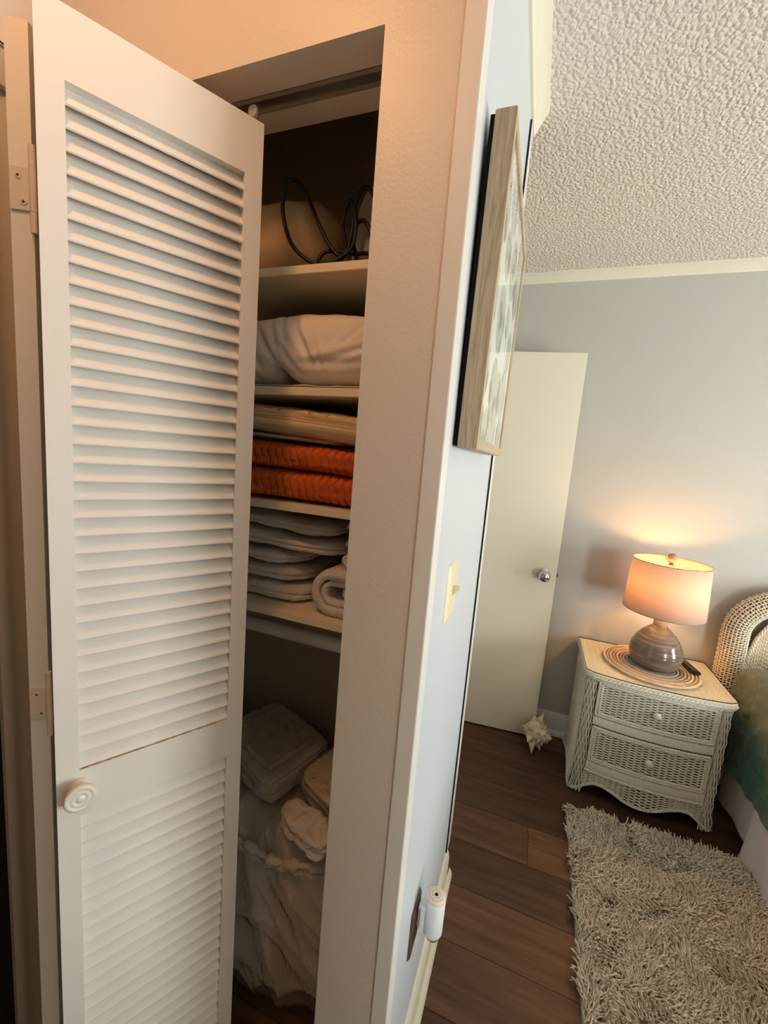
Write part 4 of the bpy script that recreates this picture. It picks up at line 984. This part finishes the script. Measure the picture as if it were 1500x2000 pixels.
# ------------------------------------------------------------------ shag rug
RX0, RX1, RY0, RY1 = .296, .945, .30, 1.862
rg = empty('shag_rug', ((RX0+RX1)/2, (RY0+RY1)/2, 0)); tag(rg, 'grey-beige shag rug on the floor in front of the nightstand', 'rug')
g = MB(); g.box(RX0-(RX0+RX1)/2, RX1-(RX0+RX1)/2, RY0-(RY0+RY1)/2, RY1-(RY0+RY1)/2, .0004, .006); build('rug_backing', g, MT['rug_back'], rg, bevel=.001)
NP = 38000
px = RNG.uniform(RX0+.004, RX1-.004, NP); py = RNG.uniform(RY0+.004, RY1-.004, NP)
def smooth_noise(x, y, f, s): return np.array([mn.noise(Vector((a*f, b*f, s))) for a, b in zip(x, y)])
th = smooth_noise(px, py, 9, 1)*5.5+RNG.normal(0, .75, NP); ln = RNG.uniform(.026, .044, NP); lean_ = np.clip(.75+.35*smooth_noise(px, py, 14, 5)+RNG.normal(0, .22, NP), .1, 1.25)
t = np.linspace(0, 1, 5)[None, :]; curl = RNG.normal(0, .5, NP)[:, None]
ang = lean_[:, None]*(.35+1.05*t); dirx = np.cos(th[:, None]+curl*t); diry = np.sin(th[:, None]+curl*t)
seg = (ln/4)[:, None]; hx = np.concatenate([np.zeros((NP, 1)), np.cumsum((np.sin(ang)*dirx*seg)[:, 1:], 1)], 1); hy = np.concatenate([np.zeros((NP, 1)), np.cumsum((np.sin(ang)*diry*seg)[:, 1:], 1)], 1)
hz_ = np.concatenate([np.zeros((NP, 1)), np.cumsum((np.cos(ang)*seg)[:, 1:], 1)], 1)
Cc = np.stack([px[:, None]+hx-(RX0+RX1)/2, py[:, None]+hy-(RY0+RY1)/2, np.maximum(.006+hz_, .003)], -1)
Nn = np.stack([-np.sin(th), np.cos(th), np.zeros(NP)], -1)[:, None, :]+np.zeros((NP, 5, 3))
nb = NB(); nb.tubes(Cc, Nn, (RNG.uniform(.0021, .0033, NP)[:, None]*np.array([[.9, 1, 1, .9, .45]])), 3)
o = nb.build('pile', MT['pile'], rg); o['kind'] = 'stuff'

# ------------------------------------------------------------------ bed
BX0, BX1 = .985, 2.45
bd = empty('wicker_bed', ((BX0+BX1)/2, 2.30, 0)); tag(bd, 'bed with arched cream wicker headboard beside the nightstand', 'bed')
bo = np.array([(BX0+BX1)/2, 2.30, 0])
# arched rim path
HC = (.985, 2.385); rimr = .052; hb_y = 2.318
path = [(.955, hb_y, z) for z in np.linspace(.03, .80, 24)]
R0 = .20
path += [(.955+R0-R0*math.cos(a), hb_y, .80+R0*.86*math.sin(a)) for a in np.linspace(0, math.pi/2, 14)[1:]]
xr = 2.48
path += [(x, hb_y, .972+.05*math.sin(math.pi*(x-1.155)/(xr-R0-1.155))) for x in np.linspace(1.155, xr-R0, 40)[1:]]
path += [(xr-R0+R0*math.sin(a), hb_y, .80+R0*.86*math.cos(a)) for a in np.linspace(0, math.pi/2, 14)[1:]]
path += [(xr, hb_y, z) for z in np.linspace(.80, .03, 24)[1:]]
path = np.array(path)-bo; Lp = np.concatenate([[0], np.cumsum(np.linalg.norm(np.diff(path, axis=0), axis=1))])
def rim_frame(s_):
    t_ = s_*Lp[-1]; P = np.stack([np.interp(t_, Lp, path[:, i]) for i in range(3)], -1)
    e2 = .004; A = np.stack([np.interp(t_+e2, Lp, path[:, i]) for i in range(3)], -1)-np.stack([np.interp(t_-e2, Lp, path[:, i]) for i in range(3)], -1)
    A /= np.linalg.norm(A, axis=-1, keepdims=True)+1e-9; Yv = np.zeros_like(A); Yv[..., 1] = -1; O = np.cross(A, Yv); return P, A, Yv, O
def S(u, v):           # u around the roll, v along it
    P, A, Yv, O = rim_frame(v); a = np.pi*(-.05+1.10*u); N = O*np.cos(a)[..., None]*1.0+Yv*np.sin(a)[..., None]
    return P+N*rimr, N
nb = NB(); weave(nb, S, 13, 290, .0030, .0022, 4, .0030, jitter=.0003); nb.build('rolled_rim', MT['wicker_warm'], bd)
g = MB(); g.tube([tuple(p) for p in path[::2]], rimr-.012, 14); build('rim_core', g, MT['wicker_back'], bd, smooth=True)
def inner_top(x): return np.interp(x, [1.005, 1.03, 1.07, 1.12, 1.18, 1.7, 2.26, 2.32, 2.37, 2.41, 2.43], [.60, .78, .86, .905, .925, .972, .925, .905, .86, .78, .60])-.012
def S(u, v):
    x = 1.005+(2.43-1.005)*v; zt = inner_top(x); z = .30+(zt-.30)*u
    return np.stack([x, np.full_like(x, hb_y+.005), z], -1)-bo, np.stack([0*x, -np.ones_like(x), 0*x], -1)
nb = NB(); weave(nb, S, 60, 150, .0034, .0030, 4, .0030, seg=4, jitter=.0003); nb.build('woven_panel', MT['wicker_warm'], bd)
g = MB(); g.box(1.0-bo[0], 2.435-bo[0], .036, .042, .30, .86); build('panel_backing', g, MT['wicker_back'], bd)
nb = NB(); braid(nb, np.array([(x, hb_y-.006, float(inner_top(x))+.003) for x in np.linspace(1.006, 2.428, 90)])-bo, .0045, .0045, 3, .05); nb.build('inner_braid', MT['wicker_warm'], bd)
g = MB(); g.box(BX0-bo[0]+.03, BX1-bo[0], -2.0, -.05, .10, .34); build('box_spring', g, MT['mattress'], bd, bevel=.02)
g = MB(); g.box(BX0-bo[0]+.02, BX1-bo[0], -2.0, -.05, .34, .56); build('mattress', g, MT['mattress'], bd, bevel=.04)
for x in (BX0+.12, BX1-.1):
    for y in (-1.9, -.15):
        g = MB(); g.lathe([(.0, .0005), (.03, .0005), (.028, .10), (0, .10)], 16, (x-bo[0], y, 0)); build('leg', g, MT['black_plastic'], bd, smooth=math.radians(40))
# bedspread: rises over a pillow at the head, hangs down the side
def spread(u, v):
    y = 2.245-1.95*v
    head = math.exp(-((y-2.10)/.16)**2); top = .615+.100*head
    side_len = .36+.10*head; tot = side_len+1.45
    s_ = u*tot
    hem = .262+.012*math.sin(y*9)+.010*nz((y, 0, 0), 6, 2)
    if s_ < side_len:
        k = s_/side_len; z = hem+(top-.035-hem)*k; x = .946+.010*math.sin(y*14+k*3)*(1-k)+.018*k*k+.012*nz((y*2, z*3, 0), 4, 3)+.020*head*k
    else:
        k = (s_-side_len)/1.45; z = top-.035+.035*min(1, k*16)**.5+.010*nz((k*6, y*4, 0), 2, 5); x = .976+.030*0+k*1.45*.99+.02*head
    w_ = .014*max(0, ridge((x*1.5, y*1.2, z*1.6), 7, 4))**3+.006*max(0, ridge((x*2, y*2, z), 15, 9))**2
    return (x-w_ if s_ < side_len*1.1 else x, y, z+(w_ if s_ >= side_len else 0))
g = MB(); g.grid(spread, 150, 110); o = build('bedspread', g, MT['bedspread'], smooth=True, recalc=False); sm = o.modifiers.new('thick', 'SOLIDIFY'); sm.thickness = .006; sm.offset = 0
tag(o, 'sage to dark teal quilted bedspread hanging over the bed side', 'bedspread')
def skirt(u, v):
    y = 2.20-1.85*u; step = 1/(1+math.exp((y-1.895)/.006)); x = .972-.024*step
    hem = .004+.018*(.5+.5*math.sin(y*11))*step+.03*(1-step)
    z = .320-(.320-hem)*v; x -= (.006*math.sin(y*24)+.004*math.sin(y*41+1))*v*(.35+.65*v)+.012*v*v*step
    return (x, y, z)
g = MB(); g.grid(skirt, 160, 26); o = build('bed_skirt', g, MT['skirt'], smooth=True, recalc=False); sm = o.modifiers.new('thick', 'SOLIDIFY'); sm.thickness = .0015; sm.offset = 0
tag(o, 'white pleated bed skirt below the teal bedspread', 'bed skirt')
